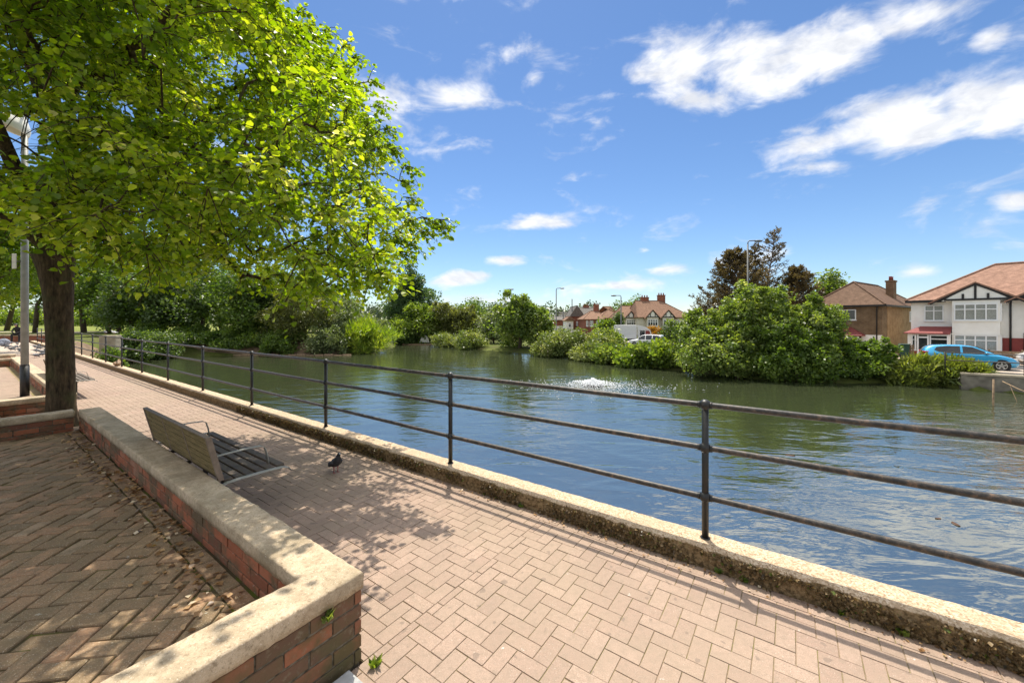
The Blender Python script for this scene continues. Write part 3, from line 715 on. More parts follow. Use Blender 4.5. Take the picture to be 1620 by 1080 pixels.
# ------------------------------------------------------------------ benches against the wall
def make_bench(label, tA):
    o = empty('park_bench', T(tA, 0, 0), atan2(D1[1], D1[0]), label, 'bench', 'benches along the promenade wall')
    # local x runs along the wall (away from the viewer), local y<0 is towards the pond
    L = 1.90
    def bk(z): return -.035 + .085 * (z - .44) / .36            # backrest leans towards the wall
    m = MB(); nsl = 6
    for k in range(nsl):
        za = .450 + k * .056; zb = za + .047
        for x0, x1 in ((.035, .64), (.654, 1.25), (1.264, L - .035)):
            m.prism([(bk(za) + .001 * (k % 2), za), (bk(zb) + .001 * (k % 2), zb), (bk(zb) - .020, zb + .003), (bk(za) - .020, za + .003)], x0, x1, 'x')
    m.build('backrest', M['wood'], o)
    m = MB()
    for x0, x1 in ((0, .035), (L - .035, L)):
        m.prism([(bk(.42) + .008, .42), (bk(.797) + .008, .797), (bk(.797) - .030, .80), (bk(.42) - .030, .423)], x0, x1, 'x')
    m.prism([(bk(.788) + .008, .788), (bk(.798) + .008, .798), (bk(.798) - .026, .801), (bk(.788) - .026, .791)], .035, L - .035, 'x')
    for x0 in (.638, 1.248): m.prism([(bk(.44) + .004, .44), (bk(.787) + .004, .787), (bk(.787) - .002, .787), (bk(.44) - .002, .44)], x0, x0 + .018, 'x')
    m.build('back_frame', M['frame_wood'], o)
    sl = MB()
    for k in range(6):
        y1 = -.085 - k * .083; y0 = y1 - .066; z = .372 + (.008 if k in (0, 5) else 0) - .004 * (k == 2)
        sl.cbox(.05, L - .05, y0, y1, z, z + .026, .004)
    sl.build('seat', M['slat'], o)
    def strip(pts, x, w, th=.008):
        m_ = MB(); n = len(pts); a = []
        for i, (y, z) in enumerate(pts):
            p = np.array(pts[max(i - 1, 0)]); q = np.array(pts[min(i + 1, n - 1)]); d = (q - p) / np.linalg.norm(q - p); nn = np.array([-d[1], d[0]]) * th
            a.append(((y, z), (y + nn[0], z + nn[1])))
        vs = []; fs = []
        for (p, q) in a: vs += [(x, *p), (x + w, *p), (x + w, *q), (x, *q)]
        for i in range(n - 1):
            for k in range(4): fs.append((i * 4 + k, i * 4 + (k + 1) % 4, i * 4 + 4 + (k + 1) % 4, i * 4 + 4 + k))
        fs += [(3, 2, 1, 0), tuple((n - 1) * 4 + k for k in range(4))]; m_.add(vs, fs); return m_
    for lx in (.95, L - .43):
        lg = MB(); lg.box(lx, lx + .03, -.10, -.06, 0, .372); lg.box(lx + .001, lx + .029, -.40, -.36, 0, .370); lg.box(lx + .0005, lx + .0295, -.56, -.055, .348, .3705); lg.build('leg', M['black'], o)
    for x in (-.015, L - .035):
        pts = [(-.03, .345), (-.05, .375), (-.09, .392), (-.20, .398), (-.40, .398), (-.53, .392), (-.585, .372), (-.605, .345)]
        strip(pts, x, .05).build('end_strip', M['steel'], o, True)
    for x in (.17, L - .21):
        strip([(-.02, .572), (-.10, .584), (-.30, .588), (-.42, .582), (-.455, .56), (-.475, .49), (-.49, .38)], x, .036, .007).build('armrest', M['steel'], o, True)
    return o
make_bench('slatted bench with a wooden back, set against the outside of the nearest low wall', 2.05)
make_bench('second slatted bench, half hidden behind the tree trunk', 11.1)

# ------------------------------------------------------------------ grey lamp post in the next bay
lp = T(11.0, -.45, YZ)
o = empty('lamp_post', lp, 0, 'grey lamp post with a black foot and a white bell shaped lantern among the leaves', 'lamp post')
mb = MB(); mb.tube([(0, 0, .62), (0, 0, 2.6), (0, 0, 5.62)], [.056, .054, .048], 16); mb.build('pole', M['grey_pole'], o, True)
mb = MB(); mb.tube([(0, 0, 0), (0, 0, .62)], .066, 16); mb.tube([(0, 0, .62), (0, 0, .65)], [.066, .056], 16); mb.build('foot', M['black'], o, True)
mb = MB(); mb.cbox(-.155, -.068, -.09, -.075, 2.60, 2.90, .004); mb.build('notice_plate', M['white_plate'], o)
mb = MB(); mb.tube([(-.02, -.057, 2.75), (-.11, -.07, 2.75)], .01, 6); mb.build('bracket', M['black'], o)
ax_ = Vector((-.26, -.22, -.94)).normalized(); e1 = ax_.orthogonal().normalized(); e2 = ax_.cross(e1); top_ = Vector((-.02, -.03, 5.84))
pr = [(0, .03), (.012, .075), (.06, .088), (.10, .085), (.13, .105), (.22, .175), (.31, .235), (.36, .258), (.44, .268), (.47, .262), (.455, .24), (.36, .225), (.2, .14), (.17, .0)]
V = [tuple(top_ + ax_ * h + (e1 * cos(2 * pi * k / 24) + e2 * sin(2 * pi * k / 24)) * max(r, .001)) for h, r in pr for k in range(24)]
mb = MB(); mb.add(V, [(a_ * 24 + k, a_ * 24 + (k + 1) % 24, a_ * 24 + 24 + (k + 1) % 24, a_ * 24 + 24 + k) for a_ in range(len(pr) - 1) for k in range(24)]); lt = mb.build('lantern', M['bag'], o, True)
mb = MB(); mb.tube([(0, 0, 5.55), (.02, 0, 5.86), (.10, .02, 5.92), (.24, .03, 5.92)], [.03, .026, .022, .016], 8); mb.build('lamp_arm', M['grey_pole'], o, True)

# ------------------------------------------------------------------ concrete slab at the wall foot
mb = MB(); a, b, c, d = T(-.03, -.10, 0), T(-.36, -.10, 0), T(-.36, -1.0, 0), T(-.03, -1.0, 0); q = [a, b, c, d]
ctr = sum((Vector(p) for p in q), Vector()) / 4
mb.add([(p.x - ctr.x, p.y - ctr.y, .004) for p in q] + [(p.x - ctr.x, p.y - ctr.y, .05) for p in q], [(3, 2, 1, 0), (4, 5, 6, 7), (0, 1, 5, 4), (1, 2, 6, 5), (2, 3, 7, 6), (3, 0, 4, 7)])
o = mb.build('stone_slab', M['slab']); o.location = (ctr.x, ctr.y, 0); tag(o, 'pale grey stone slab lying at the foot of the wall corner', 'slab')
bv = o.modifiers.new('edge', 'BEVEL'); bv.width = .008; bv.segments = 2

# ------------------------------------------------------------------ small growth and litter
def tuft(name, label, cat, loc, n, h, mat, group=None, spread=.6, tpl=BLADE, wid=1.0):
    o = empty(name, loc, 0, label, cat, group)
    a = rng.random(n) * 2 * pi; ax = np.stack([np.cos(a) * spread, np.sin(a) * spread, np.ones(n)], 1) + rng.normal(size=(n, 3)) * .2
    pos = np.stack([np.cos(a), np.sin(a), np.zeros(n)], 1) * (rng.random((n, 1)) * h * .22); nr = rng.normal(size=(n, 3)) + np.array([0, 0, .3])
    leaf_mesh('leaves', pos, ax, nr, h * (.5 + .6 * rng.random(n)), rng.random(n), M[mat], o, tpl); return o
W2 = LEAF4 * np.array([.75, 1, 1])
p = ground_at(592, 1056); tuft('weed', 'bright green weed sprouting from the paving by the stone slab', 'weed', p, 26, .06, 'fresh', tpl=W2 * np.array([.6, 1, 1]))
o = tuft('weed', 'small green weed growing out of the wall face below the coping', 'weed', T(-.012, -.20, .335), 18, .055, 'bush', tpl=W2)
for i, (px, py) in enumerate(((1182, 897), (835, 795), (1330, 962), (1143, 886), (1420, 985))):
    q = ground_at(px, py); dd = float((np.array(q[:2]) - C0) @ D2); tt = float((np.array(q[:2]) - C0) @ D1)
    tuft('weed', 'tiny green weed in the moss at the foot of the kerb', 'weed', T(tt, 1.838, .0), 16, .05, 'fresh', 'weeds at the foot of the kerb', tpl=W2)
n = 620
t = rng.random(n) * 6.1 + .3; d = -.24 - np.abs(rng.normal(size=n)) * .12 - .12 * np.maximum(0, np.sin(t * 1.7)) * rng.random(n)
P = np.array([T(a, b, YZ + .004 + .012 * rng.random()) for a, b in zip(t, d)])
ax = rng.normal(size=(n, 3)) * np.array([1, 1, .15]); nr = rng.normal(size=(n, 3)) * .35 + np.array([0, 0, 1])
tag(leaf_mesh('leaf_litter', P, ax, nr, .015 + .04 * rng.random(n), rng.random(n), M['litter'], tpl=LEAF4), 'dry brown leaves and twigs swept along the inside of the wall', 'litter', kind='stuff')
n = 420
t = rng.random(n) * 9 - 3.4; d = 1.835 - np.abs(rng.normal(size=n)) * .05
P = np.array([T(a, b, .006 + .006 * rng.random()) for a, b in zip(t, d)])
ax = rng.normal(size=(n, 3)) * np.array([1, 1, .15]); nr = rng.normal(size=(n, 3)) * .35 + np.array([0, 0, 1])
tag(leaf_mesh('kerb_litter', P, ax, nr, .008 + .02 * rng.random(n), rng.random(n), M['litter'], tpl=LEAF4), 'crumbs of dry leaf along the foot of the kerb', 'litter', kind='stuff')
# moss cushions clinging to the kerb face
n = 11000
t = rng.random(n) ** 1.0 * 11 - 4.2; z = .004 + .128 * rng.random(n); keep = np.array([nz((a * 1.0, b * 3, 3.1), 3.0) > -.22 for a, b in zip(t, z)]); t, z = t[keep], z[keep]; n = len(t)
P = np.array([T(a, KF - .004 - .012 * rng.random(), b) for a, b in zip(t, z)]); ax = np.array([-D2[0], -D2[1], -.3]) + rng.normal(size=(n, 3)) * .8; nr = rng.normal(size=(n, 3))
ml = leaf_mat('moss_tuft', (.04, .03, .014), (.14, .092, .042), (.24, .165, .078), (.09, .12, .02), trans=.1)
tag(leaf_mesh('moss', P, ax, nr, (.009 + .020 * rng.random(n)), rng.random(n), ml, tpl=LEAF4), 'brown and green moss tufts on the rough kerb face', 'moss', kind='stuff')
# ------------------------------------------------------------------ the lime tree over the promenade
def in_poly(x, y, poly):
    P = np.array(poly, float); ins = np.zeros(x.shape, bool)
    for i in range(len(P)):
        a, b = P[i], P[(i + 1) % len(P)]
        ins ^= ((a[1] > y) != (b[1] > y)) & (x < (b[0] - a[0]) * (y - a[1]) / (b[1] - a[1] + 1e-12) + a[0])
    return ins
SUN_AZ, SUN_EL = atan2(-.10, .995), R(66.0)          # sun stands beyond the pond, high
SUN = np.array([sin(SUN_AZ) * cos(SUN_EL), cos(SUN_AZ) * cos(SUN_EL), sin(SUN_EL)])
def big_tree():
    root = T(7.4, -.30, .10); r0 = np.array(root)
    o = empty('lime_tree', root, 0, 'large leafy lime tree with a dark trunk leaning over the promenade', 'tree')
    # trunk with flare and bark ridges
    mb = MB(); seg = 28; zs = [-.15, 0, .12, .3, .6, 1.0, 1.4, 1.8, 2.1, 2.4, 2.65]; rs = [.27, .225, .185, .163, .153, .149, .149, .154, .168, .195, .235]
    vs = []
    for z, r in zip(zs, rs):
        cx, cy = -.035 * z - .02 * max(0, z - 1.8) ** 2 * 4, .01 * z
        for k in range(seg):
            a = 2 * pi * k / seg; p = Vector((cos(a), sin(a), z * .35))
            rr_ = r * (1 + .07 * nz(p, 2.2) + .05 * nz(p, 6) + (.10 * max(0, sin(a * 5 + 1)) if z < .2 else 0))
            vs.append((cx + cos(a) * rr_, cy + sin(a) * rr_, z))
    fs = [(i * seg + k, i * seg + (k + 1) % seg, (i + 1) * seg + (k + 1) % seg, (i + 1) * seg + k) for i in range(len(zs) - 1) for k in range(seg)]
    mb.add(vs, fs); mb.build('trunk', M['bark'], o, True)
    # clump centres: inside the crown's volume, trimmed to the outline and to where the ground lies in sun
    N = 90000
    lumps = [(-5.6, 4.5, 5.8, 4.9, 4.3, 4.2), (-3.0, 3.9, 3.6, 2.7, 1.7, 2.0), (-4.5, 4.9, 3.2, 3.2, 2.6, 1.3), (-8.5, 4.5, 5.2, 3.5, 4.0, 4.0), (-5.0, 3.0, 6.0, 3.4, 1.8, 3.0)]
    c = in_lumps(N, lumps, .36); c = c[(c[:, 1] > 3.2) & (c[:, 2] > 1.95)]
    N0 = len(c); px = CX + F * c[:, 0] / c[:, 1]; py = HZ - F * (c[:, 2] - CAMZ) / c[:, 1]
    outline = [(-3000, -3000), (390, -3000), (420, -30), (440, 18), (512, 68), (548, 120), (574, 175), (604, 240), (624, 288), (655, 318), (692, 345), (668, 372), (640, 400), (612, 440), (575, 446), (545, 436), (520, 452), (470, 458),
               (400, 440), (330, 420), (250, 415), (185, 395), (130, 366), (62, 345), (30, 298), (-60, 262), (-3000, 240)]
    ok = in_poly(px, py, outline) & ~((abs(px - 34) < 50) & (abs(py - 212) < 46) & (c[:, 1] < 8.0))
    # where its shade would fall on the promenade / coping / bays
    k = (c[:, 2] - .1) / SUN[2]; sx, sy = c[:, 0] - SUN[0] * k, c[:, 1] - SUN[1] * k
    t = (sx - C0[0]) * D1[0] + (sy - C0[1]) * D1[1]; d = (sx - C0[0]) * D2[0] + (sy - C0[1]) * D2[1]
    lim = np.interp(t, [-1, .25, .55, 1.0, 1.6, 2.2, 2.8, 3.4, 4.2, 5.2, 6], [-1.9, -1.2, .0, .80, 1.15, 1.25, 1.35, 1.3, .95, .25, -.3])
    ok &= (d < lim + .05 + .45 * (rng.random(N0) < .12)) & (t < 6.9) & (t > -2.2)
    c = c[ok]; rng.shuffle(c)
    keep = []; cell = {}
    for p in c:                                         # spaced out so that the crown stays airy
        g = tuple((p / .36).astype(int)); near = False
        for dx in (-1, 0, 1):
            for dy in (-1, 0, 1):
                for dz in (-1, 0, 1):
                    for q in cell.get((g[0] + dx, g[1] + dy, g[2] + dz), ()):
                        if ((p - q) ** 2).sum() < .31 ** 2: near = True
        if near or nz(p, 1.25) < .02 or nz(p, .6) < -.28: continue
        cell.setdefault(g, []).append(p); keep.append(p)
        if len(keep) >= 1700: break
    tips = [(694, 347, 4.5), (682, 352, 4.5), (668, 343, 4.6), (664, 366, 4.6), (645, 350, 4.7), (648, 385, 4.7), (632, 398, 4.8), (645, 312, 4.8), (632, 286, 4.9), (640, 262, 4.9), (618, 236, 5.0), (608, 204, 5.1), (596, 168, 5.2), (582, 130, 5.4), (556, 92, 5.5), (540, 76, 5.6), (512, 48, 5.7),
            (596, 452, 4.9), (584, 440, 4.9), (608, 430, 4.8), (560, 446, 5.1), (532, 452, 5.2), (500, 452, 5.3), (476, 456, 5.4), (452, 450, 5.4), (446, 432, 5.5), (420, 444, 5.5), (380, 436, 5.4), (625, 372, 4.7), (622, 330, 4.8), (470, 20, 5.6), (480, 44, 5.5)]
    nt = len(tips); c = np.array([tuple(at(*q)) for q in tips] + keep); print('lime clumps', len(c))
    loc = c - r0
    tb = [(0, 0, 0), (-.03, .0, 1.0), (-.07, .02, 1.8), (-.12, .03, 2.4), (-.15, .03, 2.62)]
    mb, nodes, par, rad = skeleton(tb, .2, loc, .0062, power=.50, mid=3, jit=.07, sag=.04, seg=8, maxr=.135, limbs=[[(.10, -.2, 3.1), (.6, -.6, 3.65), (1.3, -1.0, 3.95), (2.2, -1.35, 3.9), (3.1, -1.5, 3.75)], [(-.1, -.3, 3.3), (.2, -1.0, 4.4), (.6, -1.7, 5.6), (.8, -2.2, 6.8)], [(-.5, .1, 3.2), (-1.2, -.1, 4.2), (-1.9, -.5, 5.4)], [(-.1, -.5, 3.0), (.0, -1.4, 3.5), (.3, -2.4, 4.1)], [(.2, .1, 3.2), (.8, .2, 4.3), (1.5, 0, 5.5)]])
    # sprays of leaves on every clump
    ctr = np.array([-6.0, 5.0, 5.0]); P = []; AX = []; NR = []; RN = []; SZ = []
    for qi, q in enumerate(c):
        tip = qi < nt; out = (q - ctr); out = out / np.linalg.norm(out); tone = random.random(); vis = True
        pxx = CX + F * q[0] / q[1]; pyy = HZ - F * (q[2] - CAMZ) / q[1]
        ns = 5 if tip else 7 if (-150 < pxx < 760 and -250 < pyy) else 5
        for s in range(ns):
            dr = out * (.9 if tip else .35) + rng.normal(size=3) * np.array([.8, .8, .45]) * (.55 if tip else 1) + np.array([0, 0, -.12]); dr /= np.linalg.norm(dr)
            ln = (.13 + .14 * random.random()) if tip else (.24 + .24 * random.random()); m = 10 if tip else 17 if ns == 7 else 12; f = (np.arange(m) + .5) / m
            side = np.cross(dr, [0, 0, 1.0]); side /= max(np.linalg.norm(side), 1e-3); sg = np.where(np.arange(m) % 2 == 0, 1.0, -1.0)
            pos = q + dr * (f * ln)[:, None] + np.array([0, 0, -1.0]) * (.16 * (f * ln) ** 2 / .2)[:, None] + rng.normal(size=(m, 3)) * .028
            P.append(pos); AX.append(side * (sg * .8)[:, None] + dr * .55 + np.array([0, 0, -.35]) + rng.normal(size=(m, 3)) * .35)
            NR.append(rng.normal(size=(m, 3)) * .5 + np.array([0, 0, .9])); SZ.append(.036 + .032 * rng.random(m)); RN.append(np.clip(tone * .5 + rng.random(m) * .53, 0, 1))
            if (ns == 7 and s < 5) or tip:
                e = q + dr * ln + np.array([0, 0, -.8 * ln * ln]); mb.tube([q - r0, (q + e) / 2 - r0 + np.array([0, 0, .03]), e - r0], [.0055, .004, .002], 4, caps=False)
    mb.build('limbs', M['bark'], o, True)
    P, AX, NR, SZ, RN = (np.concatenate(q) for q in (P, AX, NR, SZ, RN)); print('lime leaves', len(P))
    lx, ly = CX + F * P[:, 0] / P[:, 1], HZ - F * (P[:, 2] - CAMZ) / P[:, 1]      # the gap in the leaves that shows the lantern
    kp = ~(((lx - 33) / 36) ** 2 + ((ly - 214) / 36) ** 2 < 1) | (P[:, 1] > 8.0)
    leaf_mesh('crown', P[kp] - r0, AX[kp], NR[kp], SZ[kp], RN[kp], M['lime'], o, LEAF6)
big_tree()
# ------------------------------------------------------------------ trees and shrubs round the pond
G1 = 'park trees beyond the promenade'
plant('park_tree', 'sunlit park tree at the left edge, its yellow green crown nearest behind the lime trunk', 'tree', -12, None, 310, 84, 21, 'park', .16, 130, 120, low=.26, trunk_r=.14, clump=.7, group=G1)
plant('park_tree', 'park tree with a bare straight trunk left of the grey post', 'tree', 10, None, 372, 74, 66, 'mid', .36, 110, 80, low=.22, trunk_r=.28, clump=1.7, group=G1)
plant('park_tree', 'park tree standing just right of the grey post', 'tree', 55, None, 378, 62, 54, 'park', .32, 100, 80, low=.25, trunk_r=.22, clump=1.5, group=G1)
plant('park_tree', 'dark trunked park tree just right of the lime trunk', 'tree', 133, None, 372, 66, 56, 'mid', .32, 110, 80, low=.2, trunk_r=.27, clump=1.5, group=G1)
plant('park_tree', 'slimmer park tree over the concrete abutment', 'tree', 170, None, 392, 56, 50, 'mid', .30, 110, 80, low=.18, trunk_r=.22, clump=1.4, group=G1)
plant('park_tree', 'tall park tree rising behind the dark bank shrubs', 'tree', 250, None, 340, 80, 66, 'mid', .4, 90, 80, low=.15, trunk_r=.4, clump=1.9, group=G1)
G2 = 'dark trees along the left bank'
for px, top, hw, Y, mt, lb in ((205, 432, 40, 45, 'dark', 'dark evergreen at the left end of the pond bank'), (258, 424, 48, 44.5, 'dark', 'broad dark evergreen over the bare bank'), (318, 414, 52, 45.5, 'dark', 'tallest dark tree over the bare earth bank'),
                               (376, 430, 46, 44.5, 'mid', 'dark green tree in the middle of the left bank'), (428, 440, 44, 45.5, 'dark', 'dark tree left of the olive willow shrub')):
    plant('bank_tree', lb, 'tree', px, None, top, hw, Y, mt, .27, 100, 90, low=.06, trunk_r=.2, clump=1.05, group=G2)
for px, top, hw, Y, mt, lb in ((190, 410, 46, 56, 'mid', 'leafy tree filling the gap left of the tall park tree'), (290, 396, 54, 58, 'park', 'sunlit leafy tree behind the broad evergreen'), (352, 400, 50, 57, 'mid', 'mid green tree behind the tallest dark bank tree'), (415, 412, 50, 58, 'park', 'sunlit tree behind the dark trees, seen under the lime leaves'), (470, 432, 46, 57, 'mid', 'mid green tree behind the olive willow'), (528, 458, 40, 56, 'mid', 'mid green tree behind the grey green willow')):
    plant('backing_tree', lb, 'tree', px, None, top, hw, Y, mt, .3, 110, 90, low=.0, trunk_r=.2, clump=1.3, group='trees filling the back of the left bank')
for px, top, hw, Y, lb in ((322, 540, 24, 42.0, 'low shrub spilling over the timber edging below the tallest dark tree'), (368, 538, 26, 42.0, 'low shrub spilling over the timber edging at the middle of the left bank'), (440, 536, 28, 42.0, 'low shrub spilling over the right end of the timber edging'), (300, 520, 30, 44.0, 'low green shrub over the bare bank below the broad evergreen'), (380, 522, 34, 43.8, 'low green shrub at the middle of the bare bank'), (450, 520, 30, 43.4, 'low green shrub at the right end of the bare bank'), (232, 516, 28, 42.5, 'green shrub at the left end of the bare bank')):
    plant('bank_shrub', lb, 'shrub', px, None, top, hw, Y, 'mid', .18, 60, 80, clump=.6, group='low shrubs along the left bank', spike=.5)
plant('willow_shrub', 'olive brown willow shrub in the middle of the left bank', 'shrub', 482, None, 446, 50, 44.5, 'olive', .22, 100, 90, clump=.9, tpl=LEAF4 * np.array([.6, 1.2, 1]), droop=.5, spike=.6)
plant('willow_shrub', 'dull olive shrub standing low between the dark bank trees', 'shrub', 445, None, 492, 40, 43.6, 'olive', .2, 60, 80, clump=.8, spike=.6)
plant('willow_shrub', 'tall grey green willow behind the reed clump', 'shrub', 538, None, 476, 44, 46, 'grey_green', .2, 100, 90, clump=.9, tpl=LEAF4 * np.array([.6, 1.2, 1]), spike=.6)
plant('willow_shrub', 'small silvery willow overhanging the water beside the reeds', 'shrub', 520, None, 520, 34, 42.6, 'grey_green', .18, 70, 80, clump=.7, spike=.6)
plant('reed_clump', 'bright reed clump at the tip of the left bank', 'reeds', 585, None, 508, 36, 45.0, 'reed', .62, 90, 70, clump=.8, tpl=BLADE, up=.1, droop=-.9, stem='stems', trunk_r=.05)
plant('shrub', 'pale green shrub behind the reed clump', 'shrub', 588, None, 496, 30, 51, 'grey_green', .24, 50, 80, clump=.9)
plant('shrub', 'low leafy shrub on the bare bank under the dark trees', 'shrub', 345, None, 528, 26, 43.0, 'mid', .18, 40, 80, clump=.6)
plant('shrub', 'low dark shrub at the water under the broad evergreen', 'shrub', 262, None, 530, 30, 43.2, 'dark', .18, 40, 80, clump=.6)
plant('shrub', 'sprawling shrub at the right end of the bare bank', 'shrub', 412, None, 524, 34, 42.8, 'mid', .18, 50, 80, clump=.7)
plant('shrub', 'green shrub at the pond end behind the railing', 'shrub', 176, None, 545, 15, 26.5, 'mid', .12, 40, 80, clump=.4)
plant('shrub', 'dark shrub closing the pond end beside the concrete block', 'shrub', 208, None, 524, 26, 34.5, 'dark', .17, 80, 90, clump=.6)
plant('shrub', 'broad dark shrub low over the water at the pond end', 'shrub', 246, None, 526, 30, 38.0, 'dark', .17, 80, 90, clump=.6)
plant('shrub', 'dark leafy shrub at the corner between the pond end and the bare bank', 'shrub', 288, None, 530, 26, 41.0, 'dark', .17, 60, 90, clump=.6)
for i, (px, Y, top) in enumerate(((20, 118, 488), (92, 120, 484), (150, 112, 490), (205, 105, 486))):
    plant('park_hedge_shrub', 'far sunlit shrub at the edge of the park grass', 'shrub', px, None, top, 40, Y, 'fresh', .5, 40, 70, clump=1.8, group='far shrubs beyond the park grass')
# trees ahead at the far end of the water
plant('poplar_tree', 'tall dark blue green tree with a pointed top at the far end of the water', 'tree', 650, None, 421, 47, 66, 'poplar', .36, 230, 110, low=.04, trunk_r=.25, clump=1.0, shape='cone', lump=8, droop=-.5, tpl=LEAF4 * np.array([.7, 1.2, 1]),
      extra=[(-.4, 0, 9.6, 1.1, 1.1, 1.5), (-.2, 0, 8.6, 1.9, 1.6, 1.6), (3.2, 0, 7.6, 1.0, 1.0, 2.0), (3.3, 0, 5.5, 1.5, 1.3, 2.4), (-2.4, 0, 5.0, 1.6, 1.5, 2.6), (-1.2, .3, 7.2, 1.2, 1.2, 2.0), (1.4, .2, 7.6, 1.3, 1.2, 2.0), (2.4, 0, 3, 1.9, 2, 2.4)])
plant('willow_tree', 'yellow green willow over the white board on the far bank', 'tree', 664, None, 480, 44, 61.5, 'fresh', .26, 110, 90, clump=1.1, trunk_r=.12, spike=.6)
plant('willow_tree', 'olive yellow willow with thin leaning stems, right of the white board', 'tree', 706, None, 482, 34, 61, 'olive', .24, 90, 90, low=.25, clump=.9, trunk_r=.14, spike=.6)
plant('willow_tree', 'round topped olive willow on the far bank before the dark dome tree', 'tree', 732, None, 488, 30, 60, 'olive', .24, 80, 90, low=.1, clump=.9, trunk_r=.12, spike=.6)
plant('dome_tree', 'dark dome shaped tree behind the far bank willows', 'tree', 746, None, 478, 34, 72, 'mid', .32, 90, 90, clump=1.2, trunk_r=.2)
plant('shrub', 'dark low shrub at the far corner of the water under the pointed tree', 'shrub', 632, None, 522, 26, 61, 'dark', .25, 60, 80, clump=1.0)
plant('sycamore_tree', 'dense fresh green sycamore on the bank left of the tall lamp posts', 'tree', 822, None, 470, 44, 47.5, 'bush', .30, 130, 100, clump=1.0, trunk_r=.2, low=.02, spike=.6)
plant('sycamore_tree', 'smaller sycamore crowding the right side of the dense one', 'tree', 856, None, 492, 24, 46, 'bush', .26, 70, 90, clump=.8, trunk_r=.12, spike=.6)
plant('shrub', 'grey green shrub behind the sycamore', 'shrub', 782, None, 492, 26, 56, 'grey_green', .26, 60, 80, clump=.9)
G3 = 'flowering brambles along the far bank'
for px, top, hw, Y, lb in ((712, 530, 26, 54.5, 'small pale bramble left of the bramble under the willows'), (748, 526, 28, 51, 'pale flowering bramble under the far willows'), (880, 528, 30, 40.5, 'pale bramble at the water below the tall lamp post'), (912, 522, 34, 39.5, 'largest pale flowering bramble before the brick houses'),
                           (950, 532, 32, 38, 'pale bramble under the small yellow tree'), (866, 544, 22, 41, 'low bramble right of the sycamore at the water'), (935, 546, 28, 36.4, 'low bramble overhanging the water before the white lorry')):
    plant('bramble', lb, 'bramble', px, None, top, hw, Y, 'bramble', .19, 70, 80, clump=.7, trunk_r=.05, stem='stems', group=G3)
plant('small_tree', 'small yellow green tree standing before the white lorry', 'tree', 957, None, 507, 18, 41, 'fresh', .2, 60, 70, low=.1, clump=.7, trunk_r=.08, spike=.6)
plant('shrub', 'dark green shrub before the white lorry', 'shrub', 960, None, 518, 26, 39.5, 'bush', .2, 60, 80, clump=.7)
plant('cypress', 'narrow dark cypress between the brown roofs', 'tree', 978, None, 492, 9, 70, 'dark', .3, 40, 70, clump=.8, shape='cone', trunk_r=.1)
plant('garden_tree', 'rounded green tree rising behind the brown roofs', 'tree', 1000, None, 475, 34, 95, 'mid', .42, 70, 80, clump=1.6, low=.3, trunk_r=.25)
G4 = 'nettle and dock clumps along the right bank'
for px, top, hw, Y, lb in ((965, 548, 24, 34.2, 'bright nettle clump at the water left of the reddish dock'), (995, 552, 22, 32.6, 'reddish tinged dock clump on the bank'), (1022, 548, 24, 31.4, 'bright nettle clump below the white estate car'), (1050, 545, 24, 30.4, 'nettle clump at the foot of the big maple bush'), (1000, 566, 20, 31.2, 'low dock overhanging the water below the white estate car')):
    plant('nettle_clump', lb, 'weeds', px, None, top, hw, Y, 'bush' if px in (965, 1022) else 'fresh', .24, 60, 90, clump=.6, droop=-.7, up=.3, trunk_r=.04, stem='stems', group=G4)
G5 = 'big bushes on the right bank'
plant('maple_bush', 'large maple bush with pale young tips, highest on the right bank', 'bush', 1208, None, 462, 80, 27.5, 'bush', .17, 260, 120, clump=.72, trunk_r=.12, group=G5, spike=.9, lump=9)
plant('maple_bush', 'rounded bush on the left flank of the highest maple bush', 'bush', 1110, None, 508, 48, 28.8, 'bush', .17, 160, 110, clump=.65, group=G5, spike=.9)
plant('maple_bush', 'leafy skirt of bush overhanging the water below the highest maple bush', 'bush', 1165, None, 528, 92, 25.6, 'bush', .16, 220, 110, clump=.6, depth=1.8, group=G5, spike=.9)
plant('maple_bush', 'pale tipped bush before the brick house on the right bank', 'bush', 1288, None, 497, 52, 25.8, 'bush', .16, 180, 110, clump=.62, group=G5, spike=.9)
plant('maple_bush', 'dark green bush at the water right of the highest maple bush', 'bush', 1262, None, 540, 66, 24.2, 'mid', .16, 180, 110, clump=.6, depth=1.8, group=G5, spike=.9)
plant('maple_bush', 'low spreading bush between the big bushes and the grass tussocks', 'bush', 1372, None, 556, 50, 24.0, 'mid', .15, 120, 100, clump=.42, depth=1.6, group=G5, spike=.9)
G6 = 'grassy tussocks before the pond wall'
for px, top, hw, Y, lb in ((1438, 570, 24, 22.9, 'grassy tussock at the end of the bushes'), (1472, 566, 26, 22.6, 'tallest grassy tussock before the blue hatchback'), (1508, 574, 24, 22.3, 'grassy tussock left of the pond wall'), (1528, 588, 16, 21.9, 'small tussock hanging over the pond wall')):
    plant('tussock', lb, 'grass tussock', px, None, top, hw, Y, 'tussock', .34, 60, 80, clump=.42, tpl=BLADE * np.array([1.6, 1, 1]), droop=-.5, up=.2, trunk_r=.03, stem='stems', group=G6)
